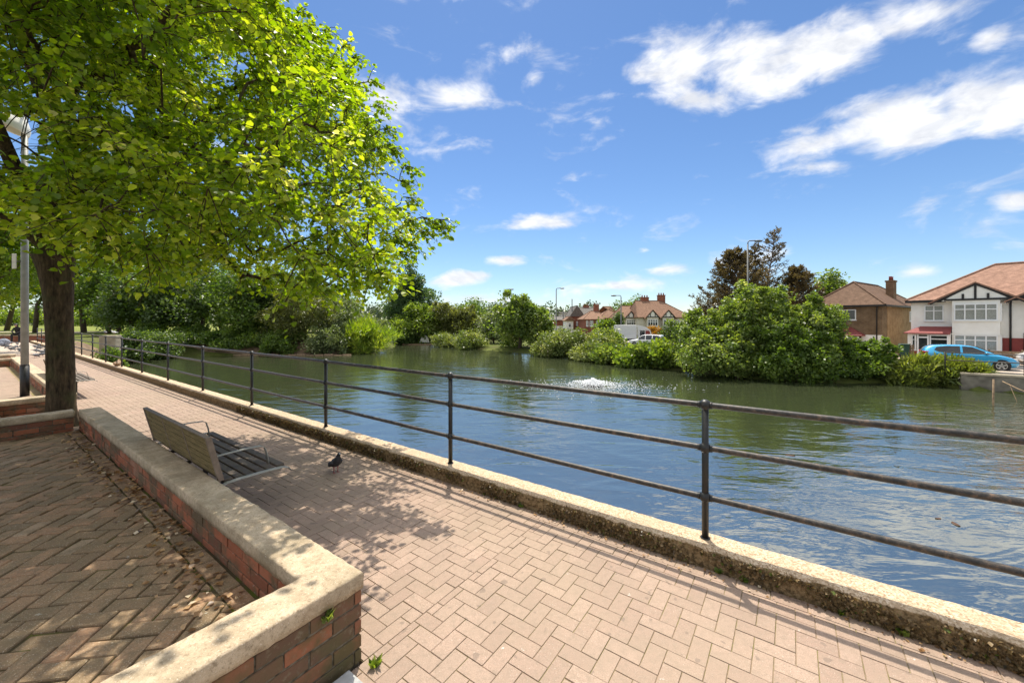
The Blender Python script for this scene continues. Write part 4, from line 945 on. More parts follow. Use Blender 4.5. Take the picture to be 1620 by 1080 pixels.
def dead_conifer(label, px, top, hw, Y, nb, dens, f0=.12, lean=0.0, crook=0.0):
    """conifer with whorled, slightly rising limbs that carry sprays of browned foliage"""
    x = (px - CX) * Y / F; z0 = float(gz(np.array([x]), np.array([Y]))[0]); H = CAMZ - (top - HZ) * Y / F - z0; R_ = hw * Y / F
    o = empty('dead_conifer', (x, Y, z0), 0, label, 'tree', 'dying conifers behind the big bushes'); mb = MB()
    tr = [Vector((lean * H * f ** 2 + crook * sin(f * 9) * .2, 0, H * f)) for f in np.linspace(-.02, 1, 9)]; mb.tube(tr, [.2 * (1 - .93 * k / 8) for k in range(9)], 7); mb.build('trunk', M['dead_bark'], o, True)
    mb = MB(); P = []; A = []; Nn = []; RN = []
    for b in range(nb):
        f = f0 + (1 - f0) * (b + random.random()) / nb; a = random.random() * 2 * pi; ln = R_ * ((1 - f) ** .72) * random.uniform(.55, 1.1) + .25; k = f * 8.0 * .98; k0 = min(7, int(k)); p = tr[k0].lerp(tr[k0 + 1], k - k0)
        up = random.uniform(.25, .75); d = Vector((cos(a), sin(a) * .8, up)).normalized(); q1 = p + d * ln * .55; q2 = p + d * ln + Vector((0, 0, .12 * ln)); mb.tube([p, q1, q2], [.035 + .012 * ln, .022, .008], 4, caps=False)
        tone = random.random()
        for s_ in range(int(3 + dens * (2 + ln * 1.6))):
            g = random.uniform(.30, 1.0); c = p.lerp(q1, g / .55) if g < .55 else q1.lerp(q2, (g - .55) / .45); sd = (d + Vector((random.gauss(0, .55), random.gauss(0, .55), random.gauss(.15, .35)))).normalized(); sl = random.uniform(.25, .6) * (.7 + .5 * (1 - f))
            m = int(16 * min(1, dens + .25)); fr = np.linspace(0, 1, m)[:, None]; P.append(np.array(c) + np.array(sd) * sl * fr + rng.normal(size=(m, 3)) * .05); A.append(np.array(sd) * 1.0 + rng.normal(size=(m, 3)) * .55); Nn.append(rng.normal(size=(m, 3))); RN.append(np.clip(tone * .6 + rng.random(m) * .45, 0, 1))
    mb.build('limbs', M['dead_bark'], o, True); P = np.concatenate(P)
    leaf_mesh('crown', P, np.concatenate(A), np.concatenate(Nn), .16 + .16 * rng.random(len(P)), np.concatenate(RN), M['dead'], o, BLADE * np.array([2.6, 1, 1]))
dead_conifer('brown dying conifer, broadest of the three, left of the lamp post', 1163, 396, 78, 41, 240, 1.0)
dead_conifer('tallest dying conifer, nearly bare with gaps of sky through it', 1214, 362, 50, 42.5, 120, .28, .2, .05, 1.0)
dead_conifer('second brown stem of dying conifer crowding the nearly bare one', 1196, 388, 44, 43.5, 110, .45, .2, -.02, .8)
dead_conifer('lower red brown dying conifer on the right of the nearly bare one', 1262, 424, 58, 40, 170, 1.0)
plant('garden_tree', 'round green garden tree left of the brick house roof', 'tree', 1316, None, 432, 36, 46, 'bush', .28, 90, 90, clump=1.0, low=.3, trunk_r=.2)
plant('clipped_hedge', 'orange leaved hedge behind the white estate car', 'hedge', 1042, None, 519, 17, 56, 'hedge_orange', .2, 60, 80, clump=.6, shape='flat', stem='stems')
plant('clipped_hedge', 'dark green hedge right of the orange one', 'hedge', 1062, None, 515, 16, 54, 'dark', .2, 60, 80, clump=.6, shape='flat', stem='stems')
plant('shrub', 'yellow green shrub before the brick house bay', 'shrub', 1345, None, 540, 16, 31.5, 'fresh', .14, 60, 80, clump=.45)
# far woods on the horizon: nobody could count these
n = 620; xs = rng.uniform(-430, 40, n); ys = rng.uniform(175, 200, n)
c = np.stack([xs, ys, rng.uniform(1, 7.5, n)], 1); pos, ax, nr, rnd = clump_leaves(c, 2.8 + 2 * rng.random(n), 60, .9)
tag(leaf_mesh('far_woods', pos, ax, nr, .9 + .5 * rng.random(len(pos)), rnd, M['far_wood']), 'far line of woods on the horizon', 'woods', kind='stuff')
# ------------------------------------------------------------------ sky, sun, camera
def sky():
    w = bpy.data.worlds.new('World'); sc.world = w; w.use_nodes = True; t = w.node_tree; bg = t.nodes['Background']
    st_ = t.nodes.new('ShaderNodeTexSky'); st_.sky_type = 'NISHITA'; st_.sun_disc = False; st_.sun_elevation = SUN_EL; st_.sun_rotation = SUN_AZ
    st_.air_density = 1.0; st_.dust_density = .15; st_.ozone_density = 5.0
    tc = t.nodes.new('ShaderNodeTexCoord'); D = tc.outputs['Generated']
    def mth(op, a, b=None, clamp=False):
        x = t.nodes.new('ShaderNodeMath'); x.operation = op; x.use_clamp = clamp
        for i, v in enumerate((a, b)):
            if v is None: continue
            if isinstance(v, (int, float)): x.inputs[i].default_value = v
            else: t.links.new(v, x.inputs[i])
        return x.outputs[0]
    def vm(op, a, b):
        x = t.nodes.new('ShaderNodeVectorMath'); x.operation = op
        for i, v in enumerate((a, b)):
            if isinstance(v, (tuple, list, np.ndarray, Vector)): x.inputs[i].default_value = tuple(v)
            else: t.links.new(v, x.inputs[i])
        return x
    def noise(scale, det, ro, vec, dist=0):
        x = t.nodes.new('ShaderNodeTexNoise'); x.inputs['Scale'].default_value = scale; x.inputs['Detail'].default_value = det; x.inputs['Roughness'].default_value = ro; x.inputs['Distortion'].default_value = dist
        t.links.new(vec, x.inputs['Vector']); return x.outputs['Fac']
    stretch = vm('MULTIPLY', D, (1, 1, 2.2)).outputs[0]
    n1 = noise(8.5, 8, .58, stretch, .45); n2 = noise(26, 6, .55, stretch, .3)
    # clouds as soft banks about fixed directions of the sky: (column, row, half width, half height, tilt, density), unseen ones added for water reflections, the rest read off the photograph
    CL = [(1065, 112, 80, 58, .1, .95), (1185, 112, 120, 60, .12, .9), (1300, 80, 130, 48, .2, .85), (1450, 30, 110, 40, .15, .75), (1120, 155, 90, 30, 0, .5),
          (1290, 232, 85, 34, .2, .75), (1420, 192, 160, 62, .12, 1.25), (1560, 162, 140, 58, .1, 1.3), (1740, 140, 190, 90, .1, 1.2), (1850, 20, 200, 120, .2, 1.0), (1350, -150, 330, 90, .05, 1.1), (880, -230, 330, 110, 0, 1.0), (420, -190, 260, 90, 0, .9), (1750, -230, 350, 140, 0, 1.1), (2050, 260, 200, 90, 0, .9), (1310, 262, 60, 16, 0, .5),
          (862, 350, 62, 17, 0, .95), (797, 412, 42, 11, 0, .9), (720, 160, 76, 30, .05, .55), (608, 150, 48, 40, -.6, .65), (798, 85, 34, 40, -.6, .12), (842, 126, 18, 14, 0, .5),
          (1000, 452, 100, 16, .08, .6), (728, 440, 66, 14, .05, .8), (1066, 427, 50, 15, 0, .75), (1455, 430, 50, 20, 0, .7), (770, 474, 70, 9, 0, .4), (1180, 412, 80, 28, 0, .6), (1605, 318, 44, 16, 0, .6), (1565, 60, 26, 18, .5, .35), (945, 195, 20, 9, 0, .35), (1022, 396, 18, 8, 0, .5)]
    tot = None
    for px, py, sx, sy, tilt, den in CL:
        v = Vector(((px - CX) / F, 1, (HZ - py) / F)); L = v.length; c = v / L
        ex = Vector((1, 0, 0)); ex = (ex - c * ex.dot(c)).normalized(); ey = ex.cross(c).normalized() * -1
        if ey.z < 0: ey = -ey
        a = ex * cos(tilt) + ey * sin(tilt); b = -ex * sin(tilt) + ey * cos(tilt)
        # angular sizes: a pixel near this direction spans about 1/(F*L^2) across and 1/(F*L) up
        sa = sx / F / L / max(.5, sqrt(1 + ((px - CX) / F) ** 2)); sb = sy / F / L
        u = mth('DIVIDE', vm('DOT_PRODUCT', D, a).outputs['Value'], sa); vv = mth('DIVIDE', vm('DOT_PRODUCT', D, b).outputs['Value'], sb)
        q = mth('ADD', mth('MULTIPLY', u, u), mth('MULTIPLY', vv, vv))
        m = mth('MULTIPLY', mth('SUBTRACT', 1.0, mth('SQRT', q)), den)
        fr = mth('MULTIPLY', mth('GREATER_THAN', vm('DOT_PRODUCT', D, c).outputs['Value'], .5), 1.0)
        m = mth('SUBTRACT', mth('MULTIPLY', mth('ADD', m, 1.0), fr), 1.0)
        tot = m if tot is None else mth('SMOOTH_MAX', tot, m) if False else mth('MAXIMUM', tot, m)
    # clouds elsewhere in the sky, out of the photograph, from broad noise, added to whiten and brighten the fill light
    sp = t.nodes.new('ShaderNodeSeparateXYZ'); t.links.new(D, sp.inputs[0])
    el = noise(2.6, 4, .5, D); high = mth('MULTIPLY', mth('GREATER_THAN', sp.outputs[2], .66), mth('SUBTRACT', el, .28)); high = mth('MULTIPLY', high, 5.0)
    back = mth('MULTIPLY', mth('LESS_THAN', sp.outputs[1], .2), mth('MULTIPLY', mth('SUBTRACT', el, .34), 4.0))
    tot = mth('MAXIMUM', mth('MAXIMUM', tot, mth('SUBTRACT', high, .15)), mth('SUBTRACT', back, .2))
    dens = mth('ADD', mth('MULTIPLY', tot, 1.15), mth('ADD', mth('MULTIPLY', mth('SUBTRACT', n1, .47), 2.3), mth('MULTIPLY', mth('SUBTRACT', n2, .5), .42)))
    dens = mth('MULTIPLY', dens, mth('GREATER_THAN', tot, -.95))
    mr = t.nodes.new('ShaderNodeMapRange'); mr.interpolation_type = 'SMOOTHSTEP'; mr.inputs['From Min'].default_value = .02; mr.inputs['From Max'].default_value = .85
    t.links.new(dens, mr.inputs['Value'])
    tint = t.nodes.new('ShaderNodeMix'); tint.data_type = 'RGBA'; tint.blend_type = 'MULTIPLY'; tint.inputs[0].default_value = 1; tint.inputs[7].default_value = (1.0, 1.02, 1.06, 1); t.links.new(st_.outputs[0], tint.inputs[6])
    hs = t.nodes.new('ShaderNodeHueSaturation'); hs.inputs['Saturation'].default_value = SKY_SAT; t.links.new(tint.outputs[2], hs.inputs['Color'])
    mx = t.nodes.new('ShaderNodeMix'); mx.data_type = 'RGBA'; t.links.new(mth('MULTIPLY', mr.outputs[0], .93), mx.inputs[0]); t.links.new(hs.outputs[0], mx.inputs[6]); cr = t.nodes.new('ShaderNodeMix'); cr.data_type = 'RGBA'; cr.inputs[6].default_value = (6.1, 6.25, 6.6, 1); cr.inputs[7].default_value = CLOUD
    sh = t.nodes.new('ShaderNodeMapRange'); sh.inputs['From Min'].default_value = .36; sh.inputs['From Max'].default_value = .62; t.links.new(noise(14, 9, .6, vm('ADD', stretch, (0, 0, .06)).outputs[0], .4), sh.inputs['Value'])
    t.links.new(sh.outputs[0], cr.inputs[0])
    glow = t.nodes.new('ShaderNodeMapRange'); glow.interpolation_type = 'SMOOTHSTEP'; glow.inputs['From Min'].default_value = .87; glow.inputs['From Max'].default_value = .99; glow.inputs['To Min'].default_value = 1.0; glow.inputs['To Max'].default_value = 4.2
    t.links.new(vm('DOT_PRODUCT', D, tuple(SUN)).outputs['Value'], glow.inputs['Value'])      # thin cloud near the sun is far brighter, boosted to whiten the water
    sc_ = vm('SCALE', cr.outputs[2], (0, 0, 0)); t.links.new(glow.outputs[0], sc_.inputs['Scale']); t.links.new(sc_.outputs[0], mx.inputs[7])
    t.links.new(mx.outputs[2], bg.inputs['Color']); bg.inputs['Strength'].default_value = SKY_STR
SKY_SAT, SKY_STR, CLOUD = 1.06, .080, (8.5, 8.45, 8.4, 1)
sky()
ld = bpy.data.lights.new('sun', 'SUN'); ld.energy = 3.5; ld.angle = R(.53); ld.color = (1, .93, .80)
lo = bpy.data.objects.new('sun', ld); COL.objects.link(lo); lo.rotation_euler = Vector(-SUN).to_track_quat('-Z', 'Y').to_euler(); lo.location = (0, 30, 60)
cd = bpy.data.cameras.new('camera'); cam = bpy.data.objects.new('camera', cd); COL.objects.link(cam)
cam.location = (0, 0, CAMZ); cam.rotation_euler = (R(90), 0, 0); cd.sensor_width = 36; cd.lens = 36 * F / 1620; cd.shift_y = (HZ - 540) / 1620
cd.clip_start = .05; cd.clip_end = 9000; sc.camera = cam
vs_ = sc.view_settings; vs_.view_transform = 'Standard'; vs_.look = 'None'; vs_.gamma = 1; vs_.use_curve_mapping = False; vs_.exposure = .80
sc.cycles.max_bounces = 8; sc.cycles.transparent_max_bounces = 8; sc.cycles.use_denoising = True
sc.cycles.sample_clamp_indirect = 6
# ------------------------------------------------------------------ houses
def place(o, ox, oy, z, u):
    o.location = (ox, oy, z); o.rotation_euler = (0, 0, atan2(u[1], u[0]))
def window(parent, x0, x1, z0, z1, y, cols, glass='net', top=.32, frame=.07, name='window', axis='x', depth=.08):
    """casement window standing proud of a wall whose outside is at y (facing -y); panes are a sub-part"""
    f = MB(); g = MB(); fr = frame
    B = (lambda m, a, b, c, d, e, h: m.box(a, b, c, d, e, h)) if axis == 'x' else (lambda m, a, b, c, d, e, h: m.box(c, d, a, b, e, h))
    ya, yb = (y - depth, y + .02)
    if axis == 'y+': B = lambda m, a, b, c, d, e, h: m.box(c, d, a, b, e, h); ya, yb = (y - .02, y + depth)
    w = (x1 - x0 - fr) / cols
    B(f, x0, x1, ya, yb, z0, z0 + fr); B(f, x0, x1, ya, yb, z1 - fr, z1)
    for i in range(cols + 1):
        a = x0 + i * w; B(f, a, a + fr, ya + .001, yb, z0 + fr, z1 - fr)
    zt = z1 - (z1 - z0) * top
    if top:
        for i in range(cols): B(f, x0 + i * w + fr, x0 + (i + 1) * w, ya + .002, yb, zt - fr / 2, zt + fr / 2)
    B(f, x0 - .06, x1 + .06, ya - .05, yb, z0 - .06, z0 - .002)
    if axis == 'y+': g.box(y + .005, y + .02, x0 + fr * .5, x1 - fr * .5, z0 + fr * .5, z1 - fr * .5)
    elif axis == 'x': g.box(x0 + fr * .5, x1 - fr * .5, y - .02, y - .005, z0 + fr * .5, z1 - fr * .5)
    else: g.box(y - .02, y - .005, x0 + fr * .5, x1 - fr * .5, z0 + fr * .5, z1 - fr * .5)
    fo = f.build(name, M['upvc'], parent); g.build('pane', M[glass], fo); return fo
def hip_roof(parent, x0, x1, y0, y1, ze, zr, hip0, hip1, mat, over=.3, name='roof', axis='x'):
    """hipped or gabled roof; ridge along x; hip0/hip1 = run of the hip at each end (0 = gable)"""
    m = MB(); a, b, c, d = x0 - over, x1 + over, y0 - over, y1 + over; ym = (c + d) / 2
    if axis == 'y': a, b, c, d = y0 - over, y1 + over, x0 - over, x1 + over; ym = (c + d) / 2
    r0, r1 = a + hip0, b - hip1; th = .14
    V = [(a, c, ze), (b, c, ze), (b, d, ze), (a, d, ze), (r0, ym, zr), (r1, ym, zr)]
    V += [(x, y, z - th) for x, y, z in V[:4]]
    if axis == 'y': V = [(y, x, z) for x, y, z in V]
    m.add(V, [(0, 1, 5, 4), (2, 3, 4, 5), (3, 0, 4), (1, 2, 5), (6, 7, 1, 0), (7, 8, 2, 1), (8, 9, 3, 2), (9, 6, 0, 3), (9, 8, 7, 6)])
    o = m.build(name, mat, parent)
    # ridge and hip tiles stand proud of the slopes
    t_ = MB(); P = [Vector(v) for v in V]; up = Vector((0, 0, .03))
    t_.tube([P[4] + up, P[5] + up], .09, 6)
    for i, j in ((0, 4), (3, 4), (1, 5), (2, 5)): t_.tube([P[i] + up * .6, P[j] + up], .075, 6)
    t_.build('ridge_tiles', mat, o); return o
def chimney(parent, x, y, z0, z1, wx, wy, mat, pots=2, pot='red_tile'):
    m = MB(); m.box(x - wx / 2, x + wx / 2, y - wy / 2, y + wy / 2, z0, z1 - .16); m.box(x - wx / 2 - .06, x + wx / 2 + .06, y - wy / 2 - .06, y + wy / 2 + .06, z1 - .16, z1)
    c = m.build('chimney', mat, parent)
    for i in range(pots):
        p = MB(); q = (i + .5) / pots - .5; px_, py_ = (x + q * wx, y) if wx > wy else (x, y + q * wy)
        p.tube([(px_, py_, z1), (px_, py_, z1 + .3), (px_, py_, z1 + .42)], [.13, .11, .13], 10); p.build('chimney_pot', M[pot], c, True)
    return c
UH = (.6, -.8); VH = (.8, .6)
def white_house():
    o = empty('semi_detached_house', (0, 0, 0), 0, 'white rendered semi detached house with a timbered gable and pink tiled roof', 'house'); place(o, 33.6, 33.0, -1.3, UH)
    W, Dp, E = 10.9, 8.6, 4.62
    m = MB(); m.box(0, W, 0, Dp, -.3, E); m.build('wall', M['render'], o)
    # maroon lower wall of the right hand half, and the band by the party wall
    m = MB(); m.box(4.78, W - 4.78, -.025, .02, 0, 1.72); m.build('wall_panel', M['maroon'], o)
    hip_roof(o, 0, W, 0, Dp, E + .05, E + 2.95, 4.6, 4.6, M['roof_pink'], .32)
    for ga, gb in ((-.31, 2.0), (4.95, W - 4.95)):
        m = MB(); m.box(ga, gb, -.37, -.30, E - .16, E + .04); m.build('gutter', M['black'], o)
    for mir in (False, True):
        X = (lambda v: W - v) if mir else (lambda v: v)
        def bx(mm, a, b, *r): mm.box(min(X(a), X(b)), max(X(a), X(b)), *r)
        b0, b1, pj = 2.36, 4.72, -.62
        m = MB(); bx(m, b0, b1, pj, .0, -.3, E + .0); bx(m, b0 - .05, b1 + .05, pj - .05, 0, 2.90, 2.98); bx(m, b0 - .05, b1 + .05, pj - .05, 0, 1.92, 1.99); bay_ = m.build('bay', M['render'], o)
        a, b = sorted((X(b0 + .10), X(b1 - .10)))
        window(o, a, b, .72, 1.90, pj, 4, 'net', .33); window(o, a, b, 3.02, 4.28, pj, 4, 'net', .33)
        if not mir:
            window(o, pj + .08, -.06, .72, 1.90, b1, 1, 'net', .33, axis='y+'); window(o, pj + .08, -.06, 3.02, 4.28, b1, 1, 'net', .33, axis='y+')
        a, b = sorted((X(.78), X(1.86))); window(o, a, b, 2.98, 4.25, 0, 2, 'net', .36)
        # timbered gable over the bay
        gm = (b0 + b1) / 2; hw = 1.86; gz0, gz1 = E - .10, E + 1.22; yf = pj - .08
        m = MB(); m.prism([(X(gm - hw + .1), gz0), (X(gm + hw - .1), gz0), (X(gm), gz1 - .06)], yf + .06, .6); g = m.build('gable', M['render'], o)
        m = MB()
        def beam(p, q, w, y_=yf):
            p = Vector((X(p[0]), 0, p[1])); q = Vector((X(q[0]), 0, q[1])); d = (q - p).normalized(); n_ = Vector((-d.z, 0, d.x)) * w / 2
            m.prism([((p + n_).x, (p + n_).z), ((q + n_).x, (q + n_).z), ((q - n_).x, (q - n_).z), ((p - n_).x, (p - n_).z)], y_, y_ + .08)
        beam((gm - hw - .55, gz0 - .16), (gm, gz1 - .02), .22); beam((gm + hw + .55, gz0 - .16), (gm, gz1 - .02), .22, yf + .003)
        beam((gm - hw + .25, gz0 + .10), (gm + hw - .25, gz0 + .10), .15, yf + .006)
        for f, h in ((-.62, .42), (0, 1.1), (.62, .42)): beam((gm + f, gz0 + .1), (gm + f, gz0 + h + .12), .13, yf + .009)
        m.build('gable_timber', M['black_timber'], g)
        m = MB()
        for s in (-1, 1):
            e0 = Vector((X(gm + s * (hw + .62)), yf - .06, gz0 - .12)); e1 = Vector((X(gm), yf - .06, gz1 + .12)); back = 3.2
            V = [e0, e1, Vector((X(gm), back + .9, gz1 + .12)), Vector((X(gm + s * (hw + .62)), .7, gz0 - .12))]
            m.add([v for v in V] + [v - Vector((0, 0, .1)) for v in V], [(0, 1, 2, 3), (7, 6, 5, 4), (0, 4, 5, 1), (1, 5, 6, 2), (2, 6, 7, 3), (3, 7, 4, 0)])
        m.build('gable_roof', M['roof_pink'], g)
        # porch with a maroon lean-to roof
        p0, p1 = -.06, 2.30; py_ = -1.05
        m = MB(); bx(m, p0, p1, py_, -.002, -.2, .10); bx(m, p0, p0 + .5, py_, -.002, .10, 2.02); bx(m, p1 - .10, p1, py_, -.002, .1, 2.02); bx(m, p0 + .5, p1 - .1, py_, py_ + .12, 1.86, 2.02); bx(m, 1.18, p1 - .10, py_, py_ + .12, .1, .58); po = m.build('porch', M['render'], o)
        m = MB(); bx(m, p0 - .03, p0 + .55, py_ - .02, py_ + .03, -.1, .52); m.build('plinth', M['maroon'], po)
        a, b = sorted((X(1.20), X(2.20))); window(po, a, b, .62, 1.86, py_ + .03, 1, 'glass', .26)
        a, b = sorted((X(.20), X(.40))); window(po, a, b, .62, 1.80, py_, 1, 'glass', .30, frame=.04)
        m = MB(); a, b = sorted((X(.48), X(1.16))); dd_ = py_ - .01
        m.box(a, b, dd_, dd_ + .06, .1, .66); m.box(a, a + .1, dd_, dd_ + .06, .66, 1.86); m.box(b - .1, b, dd_, dd_ + .06, .66, 1.86); m.box(a + .1, b - .1, dd_, dd_ + .06, 1.60, 1.72)
        dr = m.build('door', M['upvc'], po); m = MB(); m.box(a + .08, b - .08, dd_ + .02, dd_ + .04, .64, 1.84); m.build('pane', M['glass'], dr)
        m = MB(); a, b = sorted((X(p0 - .22), X(p1 + .06))); q0 = X(p0 - .22); q1 = X(p1 + .02); tx = X(.55); z_ = 2.0
        V = [(q0, py_ - .22, z_), (q1, py_ - .22, z_), (q1, 0, z_ + .52), (tx, 0, z_ + .52), (q0, 0, z_)]
        m.add(V + [(x, y, z - .08) for x, y, z in V], [(0, 1, 2, 3), (0, 3, 4), (9, 8, 7, 6, 5), (0, 5, 6, 1), (1, 6, 7, 2), (4, 9, 5, 0), (2, 7, 8, 3), (3, 8, 9, 4)]); m.build('porch_roof', M['red_tile'], po)
    for x, zt in ((5.18, E - .1), (5.82, 2.1)):
        m = MB(); m.tube([(x, -.09, 0), (x, -.09, zt - .25), (x, -.09, zt - .2), (x - (.0 if zt < 3 else -.06), -.24 if zt > 3 else -.09, zt)], .055, 8); m.build('downpipe', M['black'], o, True)
    return o
white_house()
def brick_house():
    o = empty('brick_house', (0, 0, 0), 0, 'brown brick house with a maroon bay roof, left of the white house', 'house')
    u = (.56, -.83); v = (.83, .56); ox, oy = 34.0 - u[0] * 5.4, 36.0 - u[1] * 5.4; place(o, ox, oy, -1.3, u)
    W, Dp, E = 5.4, 13.5, 4.42
    m = MB(); m.box(0, W, 0, Dp, -.3, E); m.build('wall', M['stock_brick'], o)
    m = MB(); m.box(3.95, W + .03, -.03, .02, -.2, 1.65); m.box(W - .01, W + .032, -.03, 1.6, -.2, 1.45); m.build('wall_panel', M['render'], o)
    m = MB(); m.box(W - .01, W + .02, 1.601, Dp - .02, -.2, E - .1); m.build('side_brickwork', M['side_brick'], o)
    hip_roof(o, 0, W, 0, Dp, E + .05, E + 2.45, 2.75, 3.4, M['roof_brown'], .3, axis='y')
    m = MB(); m.box(-.3, W + .3, -.36, -.30, E - .12, E + .03); m.build('gutter', M['black'], o)
    m = MB(); m.box(W + .30, W + .36, -.299, Dp, E - .12, E + .03); m.build('gutter', M['black'], o)
    m = MB(); m.tube([(W - .35, -.08, 0), (W - .35, -.08, E - .4), (W - .25, -.3, E - .1)], .05, 8); m.build('downpipe', M['black'], o, True)
    chimney(o, W - 1.0, 7.6, E + .6, E + 2.75, .6, 1.1, M['stock_brick'], 2)
    window(o, 1.55, 3.55, 3.05, 4.05, 0, 2, 'glass', 0)
    window(o, 9.4, 10.1, 2.9, 3.95, W, 2, 'glass', 0, axis='y+')
    m = MB(); m.box(.6, 3.9, -.75, 0, -.2, .55); m.build('bay', M['render'], o)
    window(o, .62, 3.88, .56, 1.62, -.72, 4, 'net', .0)
    m = MB(); V = [(.4, -1.0, 1.62), (4.25, -1.0, 1.62), (4.25, 0, 1.62), (.4, 0, 1.62), (1.3, 0, 2.35), (3.2, 0, 2.35)]
    m.add(V + [(x, y, z - .08) for x, y, z in V[:4]], [(0, 1, 5, 4), (1, 2, 5), (3, 0, 4), (2, 3, 4, 5), (6, 7, 1, 0), (7, 8, 2, 1), (8, 9, 3, 2), (9, 6, 0, 3), (9, 8, 7, 6)]); m.build('bay_roof', M['red_tile'], o)
    # lower wing on the left
    m = MB(); m.box(-3.6, -.01, 1.6, 8, -.3, 3.5); m.build('wing', M['stock_brick'], o); hip_roof(o, -3.6, 0, 1.6, 8, 3.52, 4.3, .6, .2, M['roof_brown'], .2, 'wing_roof', 'y')
brick_house()
def far_house(label, px0, px1, py_eave, py_ridge, Y, wall, roof, wins, u=(1, 0), Dp=8.0, hips=(3.0, 3.0), group=None, chims=(), gables=(), zg=-1.6, lower=None, name='terraced_house', gable_front=False):
    s = Y / F; o = empty(name, (0, 0, 0), 0, label, 'house', group); x0 = (px0 - CX) * s; place(o, x0, Y, zg, u)
    W = (px1 - px0) * s / (u[0] - u[1] * 0 if u[0] > .2 else 1); E = CAMZ - (py_eave - HZ) * s - zg; Rz = CAMZ - (py_ridge - HZ) * (Y + Dp / 2) / F - zg
    m = MB(); m.box(0, W, 0, Dp, -.4, E); m.build('wall', M[wall], o)
    hip_roof(o, 0, W, 0, Dp, E + .04, Rz, hips[0], hips[1], M[roof], .35, axis='y' if gable_front else 'x')
    if lower:
        m = MB(); m.box(-.02, W + .02, -.05, .01, -.3, E * .47); m.build('wall_panel', M[lower], o)
    for a, b, c, d, n_, gl in wins: window(o, a * W, b * W, c * E, d * E, 0, n_, gl, .32, frame=.11)
    for a, b in gables:        # bays with small timbered gables
        xa, xb = a * W, b * W; m = MB(); m.box(xa, xb, -.7, 0, -.3, E - .02); m.build('bay', M[wall], o)
        window(o, xa + .12, xb - .12, E * .56, E * .90, -.7, 4, 'glass', .34, frame=.12); window(o, xa + .12, xb - .12, E * .16, E * .44, -.7, 4, 'glass', .34, frame=.12)
        xm = (xa + xb) / 2; hw = (xb - xa) / 2 + .25; gh = hw * 1.02
        m = MB(); m.prism([(xm - hw + .1, E - .05), (xm + hw - .1, E - .05), (xm, E + gh - .1)], -.75, .5); g = m.build('gable', M['render'], o)
        m = MB()
        for sg in (-1, 1):
            p = Vector((xm + sg * hw, 0, E - .1)); q = Vector((xm, 0, E + gh)); d_ = (q - p).normalized(); n2 = Vector((-d_.z, 0, d_.x)) * .12
            m.prism([((p + n2).x, (p + n2).z), ((q + n2).x, (q + n2).z), ((q - n2).x, (q - n2).z), ((p - n2).x, (p - n2).z)], -.83 + .003 * sg, -.76)
            m.prism([(xm + sg * hw * .34 - .07, E), (xm + sg * hw * .34 + .07, E), (xm + sg * hw * .34 + .07, E + gh * .6), (xm + sg * hw * .34 - .07, E + gh * .6)], -.80, -.76)
        m.prism([(xm - hw + .2, E), (xm + hw - .2, E), (xm + hw - .2, E + .16), (xm - hw + .2, E + .16)], -.812, -.76); m.build('gable_timber', M['black_timber'], g)
        m = MB()
        for sg in (-1, 1):
            V = [Vector((xm + sg * (hw + .2), -.95, E - .2)), Vector((xm, -.95, E + gh + .12)), Vector((xm, 3.0, E + gh + .12)), Vector((xm + sg * (hw + .2), 1.2, E - .2))]
            m.add(V + [v - Vector((0, 0, .1)) for v in V], [(0, 1, 2, 3), (7, 6, 5, 4), (0, 4, 5, 1), (1, 5, 6, 2), (2, 6, 7, 3), (3, 7, 4, 0)])
        m.build('gable_roof', M[roof], g)
    for a, z1, wx in chims: chimney(o, a * W, Dp / 2 + .3, Rz - .9, CAMZ - (z1 - HZ) * (Y + Dp / 2) / F - zg, wx, .8, M['house_brick'], 3)
    return o
G7 = 'houses along the far end of the road'
rot = lambda dg: (cos(R(dg)), sin(R(dg)))
far_house('cream house with timbered bay gables and two brick chimneys, behind the white lorry', 1010, 1092, 502, 476, 76, 'cream', 'roof_far', [(.70, .80, .56, .86, 2, 'glass')], rot(0), 9, (1.2, 4.4), G7, ((.28, 470, 1.5), (.62, 466.5, 1.4)), ((.14, .36), (.44, .66)))
far_house('narrow cream house with one small timbered bay gable, beside the cypress', 984, 1009.3, 503, 484, 79, 'cream', 'roof_far', [], rot(0), 9, (1.5, .3), G7, (), ((.18, .82),))
far_house('house with a broad brown hipped roof behind the small yellow tree', 950, 985, 503, 485, 92, 'house_brick', 'roof_far', [(.1, .3, .55, .85, 2, 'net')], rot(0), 9, (4, 4), G7)
far_house('red brick house with white bay windows and a pinkish roof', 925, 953, 505, 492, 88, 'house_brick', 'roof_far', [(.08, .2, .55, .92, 1, 'net'), (.28, .48, .55, .92, 2, 'net'), (.66, .9, .55, .92, 2, 'net')], rot(0), 8, (2.5, .3), G7, ((.88, 482, 1.2),))
far_house('red brick gabled house with a grey slate roof at the road end', 904, 922, 500, 484.5, 98, 'house_brick', 'roof_slate', [(.42, .58, .45, .7, 1, 'net')], rot(0), 9, (0, 0), G7, (), gable_front=True)
far_house('slate roofed house end behind the red brick gable', 921, 946, 500, 486.5, 104, 'house_brick', 'roof_slate', [], rot(0), 9, (.0, .0), G7, ((.45, 483, 1.6),))
far_house('low brown shop building behind the tall lamp post', 862, 902, 506, 500.5, 118, 'house_brick', 'roof_slate', [], rot(0), 9, (0, 0), G7, lower='render')
far_house('small white house front beside the red brick gable', 896, 907, 507, 501, 96, 'render', 'roof_far', [(.3, .7, .5, .8, 1, 'glass')], rot(0), 6, (0, 0), G7, gable_front=True)
far_house('pale grey upper block behind the small white house', 888, 901, 495, 494, 126, 'cream', 'roof_slate', [], rot(0), 8, (0, 0), G7)

